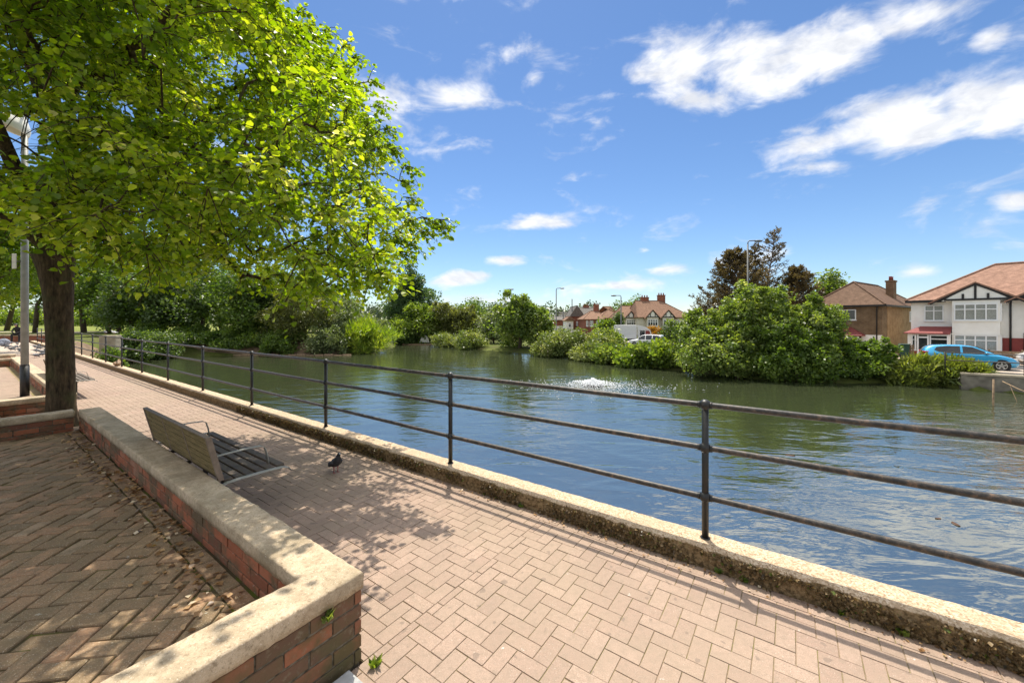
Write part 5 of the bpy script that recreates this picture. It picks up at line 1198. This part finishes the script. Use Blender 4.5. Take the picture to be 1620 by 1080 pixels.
# ------------------------------------------------------------------ vehicles
def lerp_tab(tab, x):
    xs = [r[0] for r in tab]; return [float(np.interp(x, xs, [r[k] for r in tab])) for k in range(1, len(tab[0]))]
def car(name, label, loc, heading, paint, tab, wheels, wr, glass, scale=1.0, extras='hatch', cat='car', group=None):
    """tab rows: x, z bottom, z belt, z top, half width at body, half width at top. +x is the front"""
    o = empty(name, loc, heading, label, cat, group); o.scale = (scale,) * 3; XS = np.linspace(tab[0][0], tab[-1][0], 41); V = []; Fs = []; n = 14
    def ring(x):
        zb, zm, zt, w, wt = lerp_tab(tab, x); h = zt - zm
        half = [(w * .86, zb), (w * .98, zb + .10), (w, zb + (zm - zb) * .55), (w * .985, zm - .03), (w * .955, zm), (wt + (w * .93 - wt) * .15, zm + h * .80), (wt * .86, zm + h * .96)]
        return [(x, y, z) for y, z in half] + [(x, -y, z) for y, z in reversed(half)]
    for x in XS: V += ring(x)
    for i in range(len(XS) - 1):
        for k in range(n): Fs.append((i * n + k, i * n + (k + 1) % n, (i + 1) * n + (k + 1) % n, (i + 1) * n + k))
    Fs += [tuple(range(n)), tuple(range((len(XS) - 1) * n, len(XS) * n))]
    m = MB(); m.add(V, Fs); b = m.build('body', M[paint], o, True); b.modifiers.new('e', 'EDGE_SPLIT').split_angle = R(38)
    def side(x, z, sg, lift):
        zb, zm, zt, w, wt = lerp_tab(tab, x); f = min(1, max(0, (z - zm) / max(.05, (zt - zm) * .80))); y = w * .955 + (wt + (w * .93 - wt) * .15 - w * .955) * f; return (x, sg * (y + lift), z)
    for sg in (-1, 1):
        for poly in glass['side']:
            P = []
            for i in range(len(poly)):
                a, c = poly[i], poly[(i + 1) % len(poly)]
                for k in range(4): P.append((a[0] + (c[0] - a[0]) * k / 4, a[1] + (c[1] - a[1]) * k / 4))
            q = [side(x, z, sg, .008) for x, z in P]; q2 = [side(x, z, sg, -.03) for x, z in P]; k = len(P); m = MB()
            m.add(q + q2, [tuple(range(k)), tuple(range(2 * k - 1, k - 1, -1))] + [(i, i + k, (i + 1) % k + k, (i + 1) % k) for i in range(k)]); m.build('side_window', M['car_glass'], o)
        for wx in wheels:
            w = lerp_tab(tab, wx)[3]; m = MB(); y0, y1 = sorted((sg * (w - .03), sg * (w + .004)))
            m.tube([(wx, y0, wr), (wx, y1, wr)], wr * 1.17, 26); m.build('wheel_arch', M['black'], o)
            m = MB(); y0, y1 = sorted((sg * (w - .14), sg * (w + .02))); m.tube([(wx, y0, wr), (wx, y0 + .01, wr), (wx, y1 - .015, wr), (wx, y1, wr)], [wr * .94, wr, wr, wr * .93], 26); wh = m.build('wheel', M['tyre'], o, True)
            m = MB(); ya, yb = (y1, y1 + .012) if sg > 0 else (y0 - .012, y0); 
            for k in range(5):
                a = 2 * pi * k / 5 + .3; c_, s_ = cos(a), sin(a); r_ = wr * .66; t_ = wr * .14
                m.add([(wx + x * c_ - z * s_, y, wr + x * s_ + z * c_) for y in (ya, yb) for x, z in ((0, -t_), (r_, -t_ * .7), (r_, t_ * .7), (0, t_))], [(0, 1, 2, 3), (7, 6, 5, 4), (0, 4, 5, 1), (1, 5, 6, 2), (2, 6, 7, 3)])
            for k in range(24):
                a, a2 = 2 * pi * k / 24, 2 * pi * (k + 1) / 24
                m.add([(wx + cos(t) * r * wr, y, wr + sin(t) * r * wr) for y in (ya, yb) for t, r in ((a, .62), (a2, .62), (a2, .72), (a, .72))], [(0, 1, 2, 3), (7, 6, 5, 4), (3, 2, 6, 7), (0, 4, 5, 1)])
            m.build('rim', M['rim'], wh)
        if 'mirror' in glass:
            x, z = glass['mirror']; y = side(x, z, sg, 0)[1]; m = MB(); m.ball((x, y + sg * .10, z + .02), .10, 10, 7, .8, 1, .7); m.build('wing_mirror', M[paint], o, True)
        x, z, hx, hz = glass['tail']; w = lerp_tab(tab, x)[3]; y0, y1 = sorted((sg * (w * .70), sg * (w * 1.008))); m = MB(); m.cbox(x - .03, x + hx, y0, y1, z, z + hz, .02); m.build('tail_light', M['red_lamp'], o)
        x, z, hx, hz = glass['head']; w = lerp_tab(tab, x)[3]; y0, y1 = sorted((sg * (w * .62), sg * (w * 1.0))); m = MB(); m.cbox(x - hx, x + .03, y0, y1, z, z + hz, .02); m.build('headlight', M['clear_lamp'], o)
    for key, nm in (('front', 'windscreen'), ('rear', 'rear_window')):
        (xa, za), (xb, zb_) = glass[key]; m = MB(); V = []
        for x, z in ((xa, za), (xb, zb_)):
            t_ = lerp_tab(tab, x); w = t_[4] * .84 if z > (za + zb_) / 2 else t_[3] * .80
            V += [(x, -w, z), (x, w, z)]
        e = .02 if key == 'front' else -.02
        Q = [V[0], V[1], V[3], V[2]]; m.add([(x + e, y, z + .015) for x, y, z in Q] + [(x - e, y, z - .02) for x, y, z in Q], [(0, 1, 2, 3), (7, 6, 5, 4), (0, 4, 5, 1), (1, 5, 6, 2), (2, 6, 7, 3), (3, 7, 4, 0)]); m.build(nm, M['car_glass'], o)
    x = glass['sill']; m = MB(); m.box(x[0], x[1], -.80, .80, .19, .26); m.build('sill', M['black'], o)
    return o
HATCH = [(-1.98, .38, .80, .86, .66, .50), (-1.93, .26, .86, 1.02, .78, .58), (-1.75, .22, .94, 1.30, .84, .60), (-1.45, .2, .95, 1.41, .86, .62), (-.9, .2, .94, 1.46, .86, .63), (-.2, .2, .92, 1.47, .86, .63), (.25, .2, .90, 1.40, .86, .62), (.75, .2, .89, 1.16, .86, .64), (1.12, .2, .88, .955, .86, .70), (1.55, .2, .78, .83, .84, .68), (1.85, .24, .66, .70, .74, .58), (1.97, .34, .54, .57, .58, .45)]
HG = {'side': [[(-.22, .96), (-.24, 1.38), (.16, 1.35), (.66, 1.10), (.86, .97), (.5, .95)], [(-.32, .965), (-.34, 1.385), (-.9, 1.375), (-1.3, 1.30), (-1.42, 1.13), (-1.2, 1.0)]],
      'front': ((1.08, .97), (.30, 1.38)), 'rear': ((-1.86, 1.03), (-1.62, 1.33)), 'tail': (-1.93, .80, .30, .22), 'head': (1.86, .58, .46, .15), 'mirror': (.70, 1.0), 'sill': (-1.0, .95)}
hb = (29.05 - .75 * 1.25, 23.45 + .66 * 1.25); HDG = atan2(-.66, .75)
car('hatchback', 'bright blue hatchback parked on the road beyond the pond wall', (hb[0], hb[1], -1.235), HDG, 'blue', HATCH, (-1.24, 1.26), .31, HG)
car('hatchback', 'white car at the right edge, parked behind the blue hatchback', (35.3, 25.0, -1.2), HDG + pi, 'white_car', HATCH, (-1.24, 1.26), .31, HG)
ESTATE = [(-2.3, .42, .92, 1.02, .72, .6), (-2.24, .34, 1.0, 1.62, .86, .66), (-2.05, .32, 1.08, 1.80, .91, .69), (-1.0, .3, 1.08, 1.86, .92, .71), (0, .3, 1.06, 1.85, .92, .71), (.45, .3, 1.05, 1.72, .92, .7), (1.0, .3, 1.04, 1.32, .92, .74), (1.3, .3, 1.03, 1.12, .91, .76), (1.9, .32, .98, 1.04, .88, .74), (2.2, .36, .86, .90, .80, .64), (2.3, .44, .72, .75, .66, .5)]
EG = {'side': [[(-.05, 1.12), (-.07, 1.70), (.36, 1.66), (.86, 1.32), (1.0, 1.13)], [(-.15, 1.12), (-.17, 1.71), (-1.0, 1.72), (-1.0, 1.12)], [(-1.12, 1.13), (-1.12, 1.72), (-1.92, 1.68), (-1.98, 1.16)]],
      'front': ((1.24, 1.12), (.50, 1.68)), 'rear': ((-2.27, 1.12), (-2.16, 1.66)), 'tail': (-2.26, .95, .22, .42), 'head': (2.2, .76, .4, .2), 'mirror': (.82, 1.15), 'sill': (-1.2, 1.2)}
sx_ = (1023 - CX) * 47.5 / F
car('estate_car', 'tall white estate car with a red tail light, parked before the white lorry', (sx_, 47.5, -1.56), atan2(.62, -.78), 'white_car', ESTATE, (-1.35, 1.4), .37, EG, .86)
def lorry():
    o = empty('box_lorry', (0, 0, 0), 0, 'white box lorry with a raised roof fairing, parked before the cream house', 'lorry'); Y = 55.0; o.location = ((1000 - CX) * Y / F, Y, -1.57); o.rotation_euler = (0, 0, R(-14))
    m = MB(); m.cbox(-2.5, .55, -1.0, 1.0, .72, 2.62, .03); m.build('cargo_box', M['white_car'], o)
    m = MB(); m.box(-2.4, 2.3, -.75, .75, .42, .70); m.build('chassis', M['black'], o)
    m = MB(); m.prism([(.75, .45), (2.6, .45), (2.62, 1.1), (2.3, 1.95), (.75, 1.98)], -.95, .95); m.build('cab', M['white_car'], o)
    m = MB(); m.prism([(.70, 2.0), (2.35, 1.98), (1.7, 2.38), (1.1, 2.56), (.70, 2.60)], -.92, .92); m.build('roof_fairing', M['white_car'], o)
    for s in (-1, 1):
        m = MB(); y0, y1 = sorted((s * .94, s * .962)); m.prism([(.98, 1.18), (1.62, 1.18), (1.62, 1.86), (.98, 1.86)], y0, y1); m.build('cab_window', M['car_glass'], o)
        m = MB(); m.prism([(1.70, 1.18), (2.42, 1.18), (2.20, 1.86), (1.70, 1.86)], y0, y1); m.build('cab_window', M['maroon'], o)
        for x in (-1.7, 1.9):
            m = MB(); y0, y1 = sorted((s * .72, s * .98)); m.tube([(x, y0, .38), (x, y1, .38)], .38, 20); w = m.build('wheel', M['tyre'], o, True)
            m = MB(); y0, y1 = sorted((s * .98, s * .995)); m.tube([(x, y0, .38), (x, y1, .38)], .2, 14); m.build('rim', M['rim'], w)
    m = MB(); m.add([(2.63, -.85, 1.14), (2.63, .85, 1.14), (2.33, .8, 1.9), (2.33, -.8, 1.9)], [(0, 1, 2, 3)]); s_ = m.build('windscreen', M['car_glass'], o); so = s_.modifiers.new('t', 'SOLIDIFY'); so.thickness = .02
lorry()

# ------------------------------------------------------------------ pond wall, road railing, stakes
def local_box(name, label, cat, o_xy, u, L, th, z0, z1, mat, group=None, bev=.02):
    o = empty(name, (o_xy[0], o_xy[1], 0), atan2(u[1], u[0]), label, cat, group); m = MB(); m.cbox(0, L, 0, th, z0, z1, bev); return o, m
o, m = local_box('pond_wall', 'dark stained concrete wall holding the road bank at the right of the pond', 'wall', WALL0, WDIR, 30, .5, -3.2, -1.22, None); m.build('wall', M['concrete_wall'], o)
m = MB(); m.cbox(-.02, 30, -.05, .55, -1.219, -1.10, .025); m.build('coping', M['abut'], o)
rr = empty('road_railing', (WALL0[0] + .15, WALL0[1] + .1, -1.10), atan2(WDIR[1], WDIR[0]), 'thin dark two bar railing on the pond wall before the blue hatchback', 'railing')
for x in (-.6, 2.2, 5.0, 7.8, 10.6):
    m = MB(); m.tube([(x, .1, 0 if x > 0 else -.3), (x, .1, 1.06)], .035, 8); m.build('post', M['rail'], rr, True)
for z in (.62, 1.03):
    m = MB(); m.tube([(-.62, .1, z), (10.6, .1, z)], .026, 8); m.build('rail', M['worn_rail'], rr, True)
b = at(1571, 640, 17.2); tp = at(1574, 600, 17.2); o = empty('wooden_stake', (b.x, b.y, b.z), 0, 'pale wooden stake standing in the water before the pond wall', 'stake'); m = MB(); m.tube([(0, 0, -.6), (tp.x - b.x, .05, tp.z - b.z)], [.035, .03], 8); m.build('shaft', M['timber'], o, True)
a, b = at(1586, 603, 18.6), at(1640, 626, 17.2); o = empty('driftwood', (a.x, a.y, a.z), 0, 'thin bleached branch slanting into the water from the pond wall', 'branch'); m = MB(); m.tube([(0, 0, 0), ((b - a) * .5 + Vector((0, 0, -.04))), (b - a), (b - a) * 1.5], [.02, .022, .02, .01], 6); m.tube([(b - a) * .22, (b - a) * .3 + Vector((0, -.2, -.8)), (b - a) * .42 + Vector((0, -.3, -1.4))], [.012, .01, .008], 5); m.build('stem', M['timber'], o, True)

# ------------------------------------------------------------------ lamp posts along the road
def street_lamp(label, px, py_top, Y, arm_px, group='tall road lamp posts', r=.09):
    x = (px - CX) * Y / F; z = float(gz(np.array([x]), np.array([Y]))[0]); o = empty('street_lamp', (x, Y, z), 0, label, 'lamp post', group); H = CAMZ - (py_top - HZ) * Y / F - z; k = arm_px * Y / F; s = 1 if k > 0 else -1
    m = MB(); m.tube([(0, 0, -.2), (0, 0, 1.2), (0, 0, 1.25), (0, 0, H - .3)], [r * 1.5, r * 1.5, r, r * .8], 10); m.build('pole', M['lamp_grey'], o, True)
    if abs(arm_px) > 1:
        m = MB(); m.tube([(0, 0, H - .35), (.02 * s, 0, H - .12), (.12 * s, 0, H), (k * .6, 0, H + .02)], r * .6, 8); m.build('arm', M['lamp_grey'], o, True)
        m = MB(); m.ball((k * .78, 0, H - .02), abs(k) * .30, 10, 7, 1, .5, .28); m.build('lamp_head', M['lamp_grey'], o, True)
street_lamp('tall lamp post with its head to the right, above the sycamore', 799, 457.5, 70, 13)
street_lamp('tallest lamp post, its pole rising right of the sycamore', 880, 456, 62, 12)
street_lamp('lamp post with its arm pointing left, before the cypress', 982.5, 467.5, 60, -15)
street_lamp('lamp post standing among the dying conifers with a short arm', 1183, 381, 34, 22, r=.075)
for px, top, Y, lb in ((891, 487, 110, 'short plain pole above the white shop front'), (905, 473, 100, 'taller plain pole beside the slate roof')):
    x = (px - CX) * Y / F; o = empty('utility_pole', (x, Y, -1.6), 0, lb, 'pole', 'plain poles by the far houses'); m = MB(); m.tube([(0, 0, -.2), (0, 0, CAMZ - (top - HZ) * Y / F + 1.6)], .12, 8); m.build('shaft', M['lamp_grey'], o, True)

# ------------------------------------------------------------------ things by the houses
p = at(1431, 556, 31.5); o = empty('wheelie_bin', (p.x, p.y, -1.24), R(-50), 'dark green wheelie bin between the brick house and the white house', 'bin')
m = MB(); m.prism([(-.27, .06), (.24, .0), (.30, 1.0), (-.30, 1.0)], -.28, .28); m.build('body', M['green_bin'], o); m = MB(); m.cbox(-.36, .34, -.31, .31, 1.0, 1.08, .02); m.build('lid', M['green_bin'], o)
for s in (-1, 1):
    m = MB(); y0, y1 = sorted((s * .26, s * .32)); m.tube([(-.25, y0, .1), (-.25, y1, .1)], .1, 14); m.build('wheel', M['tyre'], o)
a = at(1404, 556, 32.5); o = empty('garden_fence', (a.x, a.y, -1.24), atan2(-.8, .6), 'weathered timber fence left of the green bin', 'fence'); m = MB(); 
for k in range(12): m.box(k * .13, k * .13 + .11, 0, .02, .0, .95 + .03 * (k % 3))
m.build('pales', M['timber'], o); m = MB(); m.box(-.02, 1.58, .021, .06, .2, .27); m.box(-.02, 1.58, .021, .06, .7, .77); m.build('rails', M['timber'], o)
a = at(1563, 560, 27.3); o = empty('front_fence', (a.x, a.y, -1.22), atan2(-.8, .6), 'low brown timber fence under the maroon wall of the white house', 'fence'); m = MB()
for k in range(5): m.box(0, 4.2, 0, .03, .06 + k * .16, .20 + k * .16)
m.build('boards', M['timber'], o); m = MB()
for x in (0, 1.4, 2.8, 4.1): m.box(x, x + .1, .031, .12, 0, .95)
m.build('posts', M['timber'], o)
p = at(671, 541, 61.0); o = empty('white_board', (p.x, p.y, -2.0), R(8), 'tilted white board on the bank under the far willows', 'board'); m = MB()
m.prism([(-.75, .25), (.80, .25), (.45, 1.35), (-.25, 1.35)], -.03, .03); m.build('panel', M['render'], o); m = MB(); m.tube([(-.6, 0, -.6), (-.4, 0, .5)], .04, 6); m.tube([(.6, 0, -.6), (.5, 0, .5)], .04, 6); m.build('support', M['timber'], o)
m = MB(); m.cbox(-3.5, 3.0, -.12, .12, -2.4, -1.86, .02); o = m.build('bank_edging', M['timber']); o.location = ((672 - CX) * 59 / F, 59.3, 0); tag(o, 'low timber edging at the water under the white board', 'edging')
o = empty('bank_edging', ((395 - CX) * 41 / F, 41.35, 0), 0, 'long timber edging of the bare bank on the left', 'edging'); m = MB()
for k in range(22):
    m.cbox(-10.6 + k * .96, -9.7 + k * .96, -.09 + .05 * sin(k), .07 + .05 * sin(k), -2.6, -1.88 + .05 * sin(k * 2.1), .02)
m.build('boards', M['timber'], o)

# ------------------------------------------------------------------ plaza: wall, sitter, abutment
a = at(-30, 540, 31); o = empty('park_wall', (a.x, 31, 0), 0, 'low coped brick wall at the back of the pigeons paving', 'wall'); L = 98 * 31 / F
m = MB(); m.cbox(0, L, 0, .3, -.05, .48, .01); m.build('brickwork', M['house_brick'], o); m = MB(); m.cbox(-.03, L + .03, -.04, .34, .48, .60, .015); m.build('coping', M['coping'], o)
a = at(175, 545, 30); o = empty('abutment', (a.x, 30, -.5), R(18), 'square pale concrete block at the end of the pond', 'concrete block'); m = MB(); m.cbox(-.5, .5, -.4, .4, -1.2, 1.08, .04); m.build('block', M['abut'], o)
def person():
    b = at(30, 540, 30.55); o = empty('person', (b.x, b.y, 0), R(-60), 'person in black clothes and a cap sitting hunched forward on the low park wall', 'person')
    me = bpy.data.meshes.new('body'); bm = bmesh.new(); sk = bm.verts.layers.skin.verify()
    J = {'pelvis': ((0, 0, .66), .15), 'waist': ((.05, 0, .84), .145), 'chest': ((.16, 0, 1.04), .165), 'neck': ((.27, 0, 1.2), .07), 'head': ((.34, 0, 1.30), .095), 'crown': ((.36, 0, 1.40), .085)}
    for s, nm in ((1, 'l'), (-1, 'r')):
        J['hip' + nm] = ((.04, .10 * s, .64), .10); J['knee' + nm] = ((.46, .20 * s, .62), .075); J['ankle' + nm] = ((.46, .19 * s, .10), .05); J['toe' + nm] = ((.62, .21 * s, .05), .042)
        J['sh' + nm] = ((.18, .19 * s, 1.10), .075); J['elbow' + nm] = ((.34, .24 * s, .86), .05); J['wrist' + nm] = ((.50, .10 * s, .76), .035); J['hand' + nm] = ((.57, .05 * s, .73), .035)
    E = [('pelvis', 'waist'), ('waist', 'chest'), ('chest', 'neck'), ('neck', 'head'), ('head', 'crown')]
    for nm in 'lr': E += [('pelvis', 'hip' + nm), ('hip' + nm, 'knee' + nm), ('knee' + nm, 'ankle' + nm), ('ankle' + nm, 'toe' + nm), ('chest', 'sh' + nm), ('sh' + nm, 'elbow' + nm), ('elbow' + nm, 'wrist' + nm), ('wrist' + nm, 'hand' + nm)]
    vv = {}
    for k, (p, r) in J.items(): vv[k] = bm.verts.new(p); vv[k][sk].radius = (r, r); vv[k][sk].use_root = (k == 'pelvis')
    for a_, b_ in E: bm.edges.new((vv[a_], vv[b_]))
    bm.to_mesh(me); bm.free(); bo = link_mesh('body', me, [M['cloth_black']], o); bo.modifiers.new('skin', 'SKIN'); sb = bo.modifiers.new('sub', 'SUBSURF'); sb.levels = sb.render_levels = 1
    m = MB(); m.ball((.42, 0, 1.33), .075, 10, 8, .7, .9, 1.2); m.ball((.495, 0, 1.33), .016, 6, 5); m.build('face', M['skin'], o, True)
    m = MB(); m.ball((.36, 0, 1.41), .105, 12, 8, 1.1, 1, .6); m.prism([(.42, 1.40), (.56, 1.38), (.56, 1.395), (.42, 1.42)], -.08, .08); m.build('cap', M['black'], o, True)
person()
b = at(6, 549, 26); o = empty('rucksack', (b.x, 26, 0), R(20), 'grey blue rucksack on the paving at the left edge', 'bag'); m = MB(); m.ball((0, 0, .26), .27, 14, 10, 1.15, .75, .95); m.ball((.0, -.2, .18), .16, 12, 8, 1, .6, .8); m.build('body', M['grey_cloth'], o, True)
m = MB(); m.tube([(-.06, 0, .5), (-.04, 0, .58), (.04, 0, .58), (.06, 0, .5)], .015, 6); m.build('handle', M['black'], o, True)

# ------------------------------------------------------------------ birds
def bird_mesh(kind):
    """one continuous lofted body: tail, rump, breast, neck, head, beak. x forward, stands on z=0"""
    S = {'stand': [(-.135, .055, .012, .009), (-.105, .070, .030, .012), (-.078, .082, .038, .024), (-.048, .098, .050, .042), (-.008, .122, .060, .054), (.030, .148, .056, .054), (.055, .178, .040, .042), (.064, .205, .028, .030), (.068, .228, .021, .022), (.078, .244, .020, .019), (.094, .248, .014, .014), (.108, .243, .006, .006), (.121, .238, .002, .002)], 'pigeon': [(-.165, .115, .012, .010), (-.12, .112, .030, .012), (-.085, .115, .036, .022), (-.05, .122, .050, .042), (0, .130, .060, .056), (.045, .140, .056, .056), (.080, .158, .042, .046), (.098, .182, .028, .032), (.108, .205, .021, .023), (.118, .222, .020, .020), (.132, .226, .014, .014), (.146, .222, .006, .006), (.158, .218, .002, .002)],
         'peck': [(-.165, .145, .012, .010), (-.12, .138, .030, .012), (-.085, .134, .036, .022), (-.05, .130, .050, .042), (0, .122, .060, .056), (.045, .116, .056, .054), (.085, .104, .040, .044), (.110, .085, .028, .030), (.128, .062, .022, .023), (.140, .045, .019, .019), (.148, .032, .013, .013), (.153, .020, .006, .006), (.157, .010, .002, .002)],
         'rest': [(-.20, .085, .012, .010), (-.15, .080, .045, .020), (-.10, .075, .075, .045), (-.03, .075, .098, .070), (.05, .078, .098, .076), (.11, .09, .075, .065), (.13, .115, .045, .045), (.125, .145, .036, .036), (.105, .165, .032, .028), (.08, .165, .022, .018), (.05, .155, .014, .008), (.03, .148, .004, .003)]}[kind]
    seg = 12; V = []; Fs = []
    for i, (x, z, w, h) in enumerate(S):
        a = S[max(i - 1, 0)]; b = S[min(i + 1, len(S) - 1)]; d = Vector((b[0] - a[0], 0, b[1] - a[1])).normalized(); u = Vector((-d.z, 0, d.x))
        for k in range(seg):
            t = 2 * pi * k / seg; q = Vector((x, w * cos(t), z)) + u * (h * sin(t)); V.append(tuple(q))
    for i in range(len(S) - 1):
        for k in range(seg): Fs.append((i * seg + k, i * seg + (k + 1) % seg, (i + 1) * seg + (k + 1) % seg, (i + 1) * seg + k))
    Fs += [tuple(range(seg)), tuple(range((len(S) - 1) * seg, len(S) * seg))]
    m = MB(); m.add(V, Fs); return m
def bird(label, loc, rz, kind='pigeon', mat='pigeon', name='pigeon', scale=1.0, group=None, legs=True, detail=True):
    o = empty(name, loc, rz, label, name, group); o.scale = (scale,) * 3; b = bird_mesh(kind).build('body', M[mat], o, True)
    if legs:
        for s in (-1, 1):
            m = MB(); m.tube([(.0, .024 * s, .085), (.008, .025 * s, .045), (.0, .025 * s, .006)], [.010, .005, .004], 6)
            for a in (-.5, 0, .5, pi): m.tube([(0, .025 * s, .005), (cos(a) * .026, .025 * s + sin(a) * .026, .003)], [.004, .002], 5)
            m.build('leg', M['pink'], o, True)
    if detail:
        for s in (-1, 1):
            m = MB(); wp_ = [(.035, .052 * s, .150), (-.01, .060 * s, .122), (-.06, .046 * s, .088), (-.125, .016 * s, .058)]; m.tube(wp_, [.018, .032, .022, .004], 8); m.build('wing', M[mat], o, True)
        m = MB(); m.ball((.099, 0, .252), .008, 8, 6); m.build('cere', M['gull'], o)
    return o
p = ground_at(531, 747); bird('dark pigeon standing on the promenade paving near the bench', p, R(-38), 'stand', group=None, scale=.92)
proto = bird('dark pigeons pecking about on the sunlit paving at the far left', ground_at(36, 549), R(200), 'peck', 'pigeon_grey', 'pigeon', 1.15, 'pigeons on the far paving', True, False)
for px, py in ((18, 545), (26, 551), (31, 556), (36, 553), (22, 553), (14, 551), (55, 551), (62, 549), (57, 558), (66, 560), (72, 557), (64, 553), (33, 559), (27, 546), (56, 566), (68, 564), (17, 555), (74, 551)):
    c = copy_tree(proto); c.location = ground_at(px, py); c.rotation_euler = (0, 0, random.uniform(0, 6.28))
for i, (px, mt, lb) in enumerate(((168, 'pigeon_grey', 'grey pigeon on the left corner of the concrete block'), (182, 'gull', 'white pigeon on the right corner of the concrete block'))):
    q = at(px, 530, 30); bird(lb, (q.x, 29.95, .65), R(160 + 50 * i), 'pigeon', mt, 'pigeon', 1.3, None, True, False)
q = T(t0 + 2.585 * 7.2, 1.95, .152); bird('brown duck resting on the kerb by the railing', (q.x, q.y, .150), R(120), 'rest', 'duck', 'duck', 1.15, None, False, False)

# ------------------------------------------------------------------ fountain and floating bits
fc = Vector(((938 - CX) * 22.3 / F, 22.3, WATER)); o = empty('fountain', fc, 0, 'low bubbling fountain throwing white drops over the pond', 'fountain')
m = MB(); pts = [(cos(a) * .55, sin(a) * .55, .03) for a in np.linspace(0, 2 * pi, 25)]; m.tube(pts, .05, 8, caps=False); m.tube([(0, 0, -.3), (0, 0, .22)], [.12, .07], 10); m.build('float_ring', M['black'], o, True)
n = 2600; V = []; a = rng.random(n) * 2 * pi; up = rng.random(n); reach = .12 + 1.6 * rng.random(n) ** 1.4; f = rng.random(n)
xx = np.cos(a) * reach * f; yy = np.sin(a) * reach * f; hh = .10 + .30 * np.exp(-reach * 1.2) * (.6 + .5 * rng.random(n)); zz = .06 + hh * 4 * f * (1 - f) * .9 + .12 * (1 - f) * np.exp(-reach)
OCT = np.array([(1, 0, 0), (-1, 0, 0), (0, 1, 0), (0, -1, 0), (0, 0, 1), (0, 0, -1)], float); OF = np.array([(0, 2, 4), (2, 1, 4), (1, 3, 4), (3, 0, 4), (2, 0, 5), (1, 2, 5), (3, 1, 5), (0, 3, 5)])
def drops(name, P, sz, parent, flat=1.0):
    k = len(P); V = (P[:, None, :] + sz[:, None, None] * OCT[None] * np.array([1, 1, flat])).reshape(-1, 3); fs = (np.arange(k)[:, None, None] * 6 + OF[None]).reshape(-1, 3)
    oo = np_mesh(name, V, fs, 3, M['foam'], parent); oo['kind'] = 'stuff'; return oo
drops('spray', np.stack([xx, yy, zz], 1), .010 + .022 * rng.random(n), o)
n = 1300; a = rng.random(n) * 2 * pi; r_ = .4 + np.abs(rng.normal(size=n)) * 1.25; P = np.stack([np.cos(a) * r_ * 1.7 + .3, np.sin(a) * r_, .004 + .006 * rng.random(n)], 1)
drops('splash', P, .016 + .030 * rng.random(n), o, .25)
for i, (px, py) in enumerate(((1484, 820), (1512, 829), (1250, 720), (1395, 668), (660, 602))):
    q = ground_at(px, py, WATER); m = MB(); s = .035 + .02 * (i % 3)
    m.add([(s * cos(t) * 1.5, s * sin(t) * .8, .010 + .006 * cos(2 * t)) for t in np.linspace(0, 2 * pi, 9)[:-1]] + [(s * cos(t) * 1.5, s * sin(t) * .8, .002) for t in np.linspace(0, 2 * pi, 9)[:-1]], [tuple(range(8)), tuple(range(15, 7, -1))] + [(k, k + 8, (k + 1) % 8 + 8, (k + 1) % 8) for k in range(8)])
    l_ = m.build('floating_leaf', M['litter']); l_.location = (q.x, q.y, WATER); l_.rotation_euler = (0, 0, i * 1.3); tag(l_, 'pale leaf floating on the pond', 'leaf', 'floating leaves on the pond')
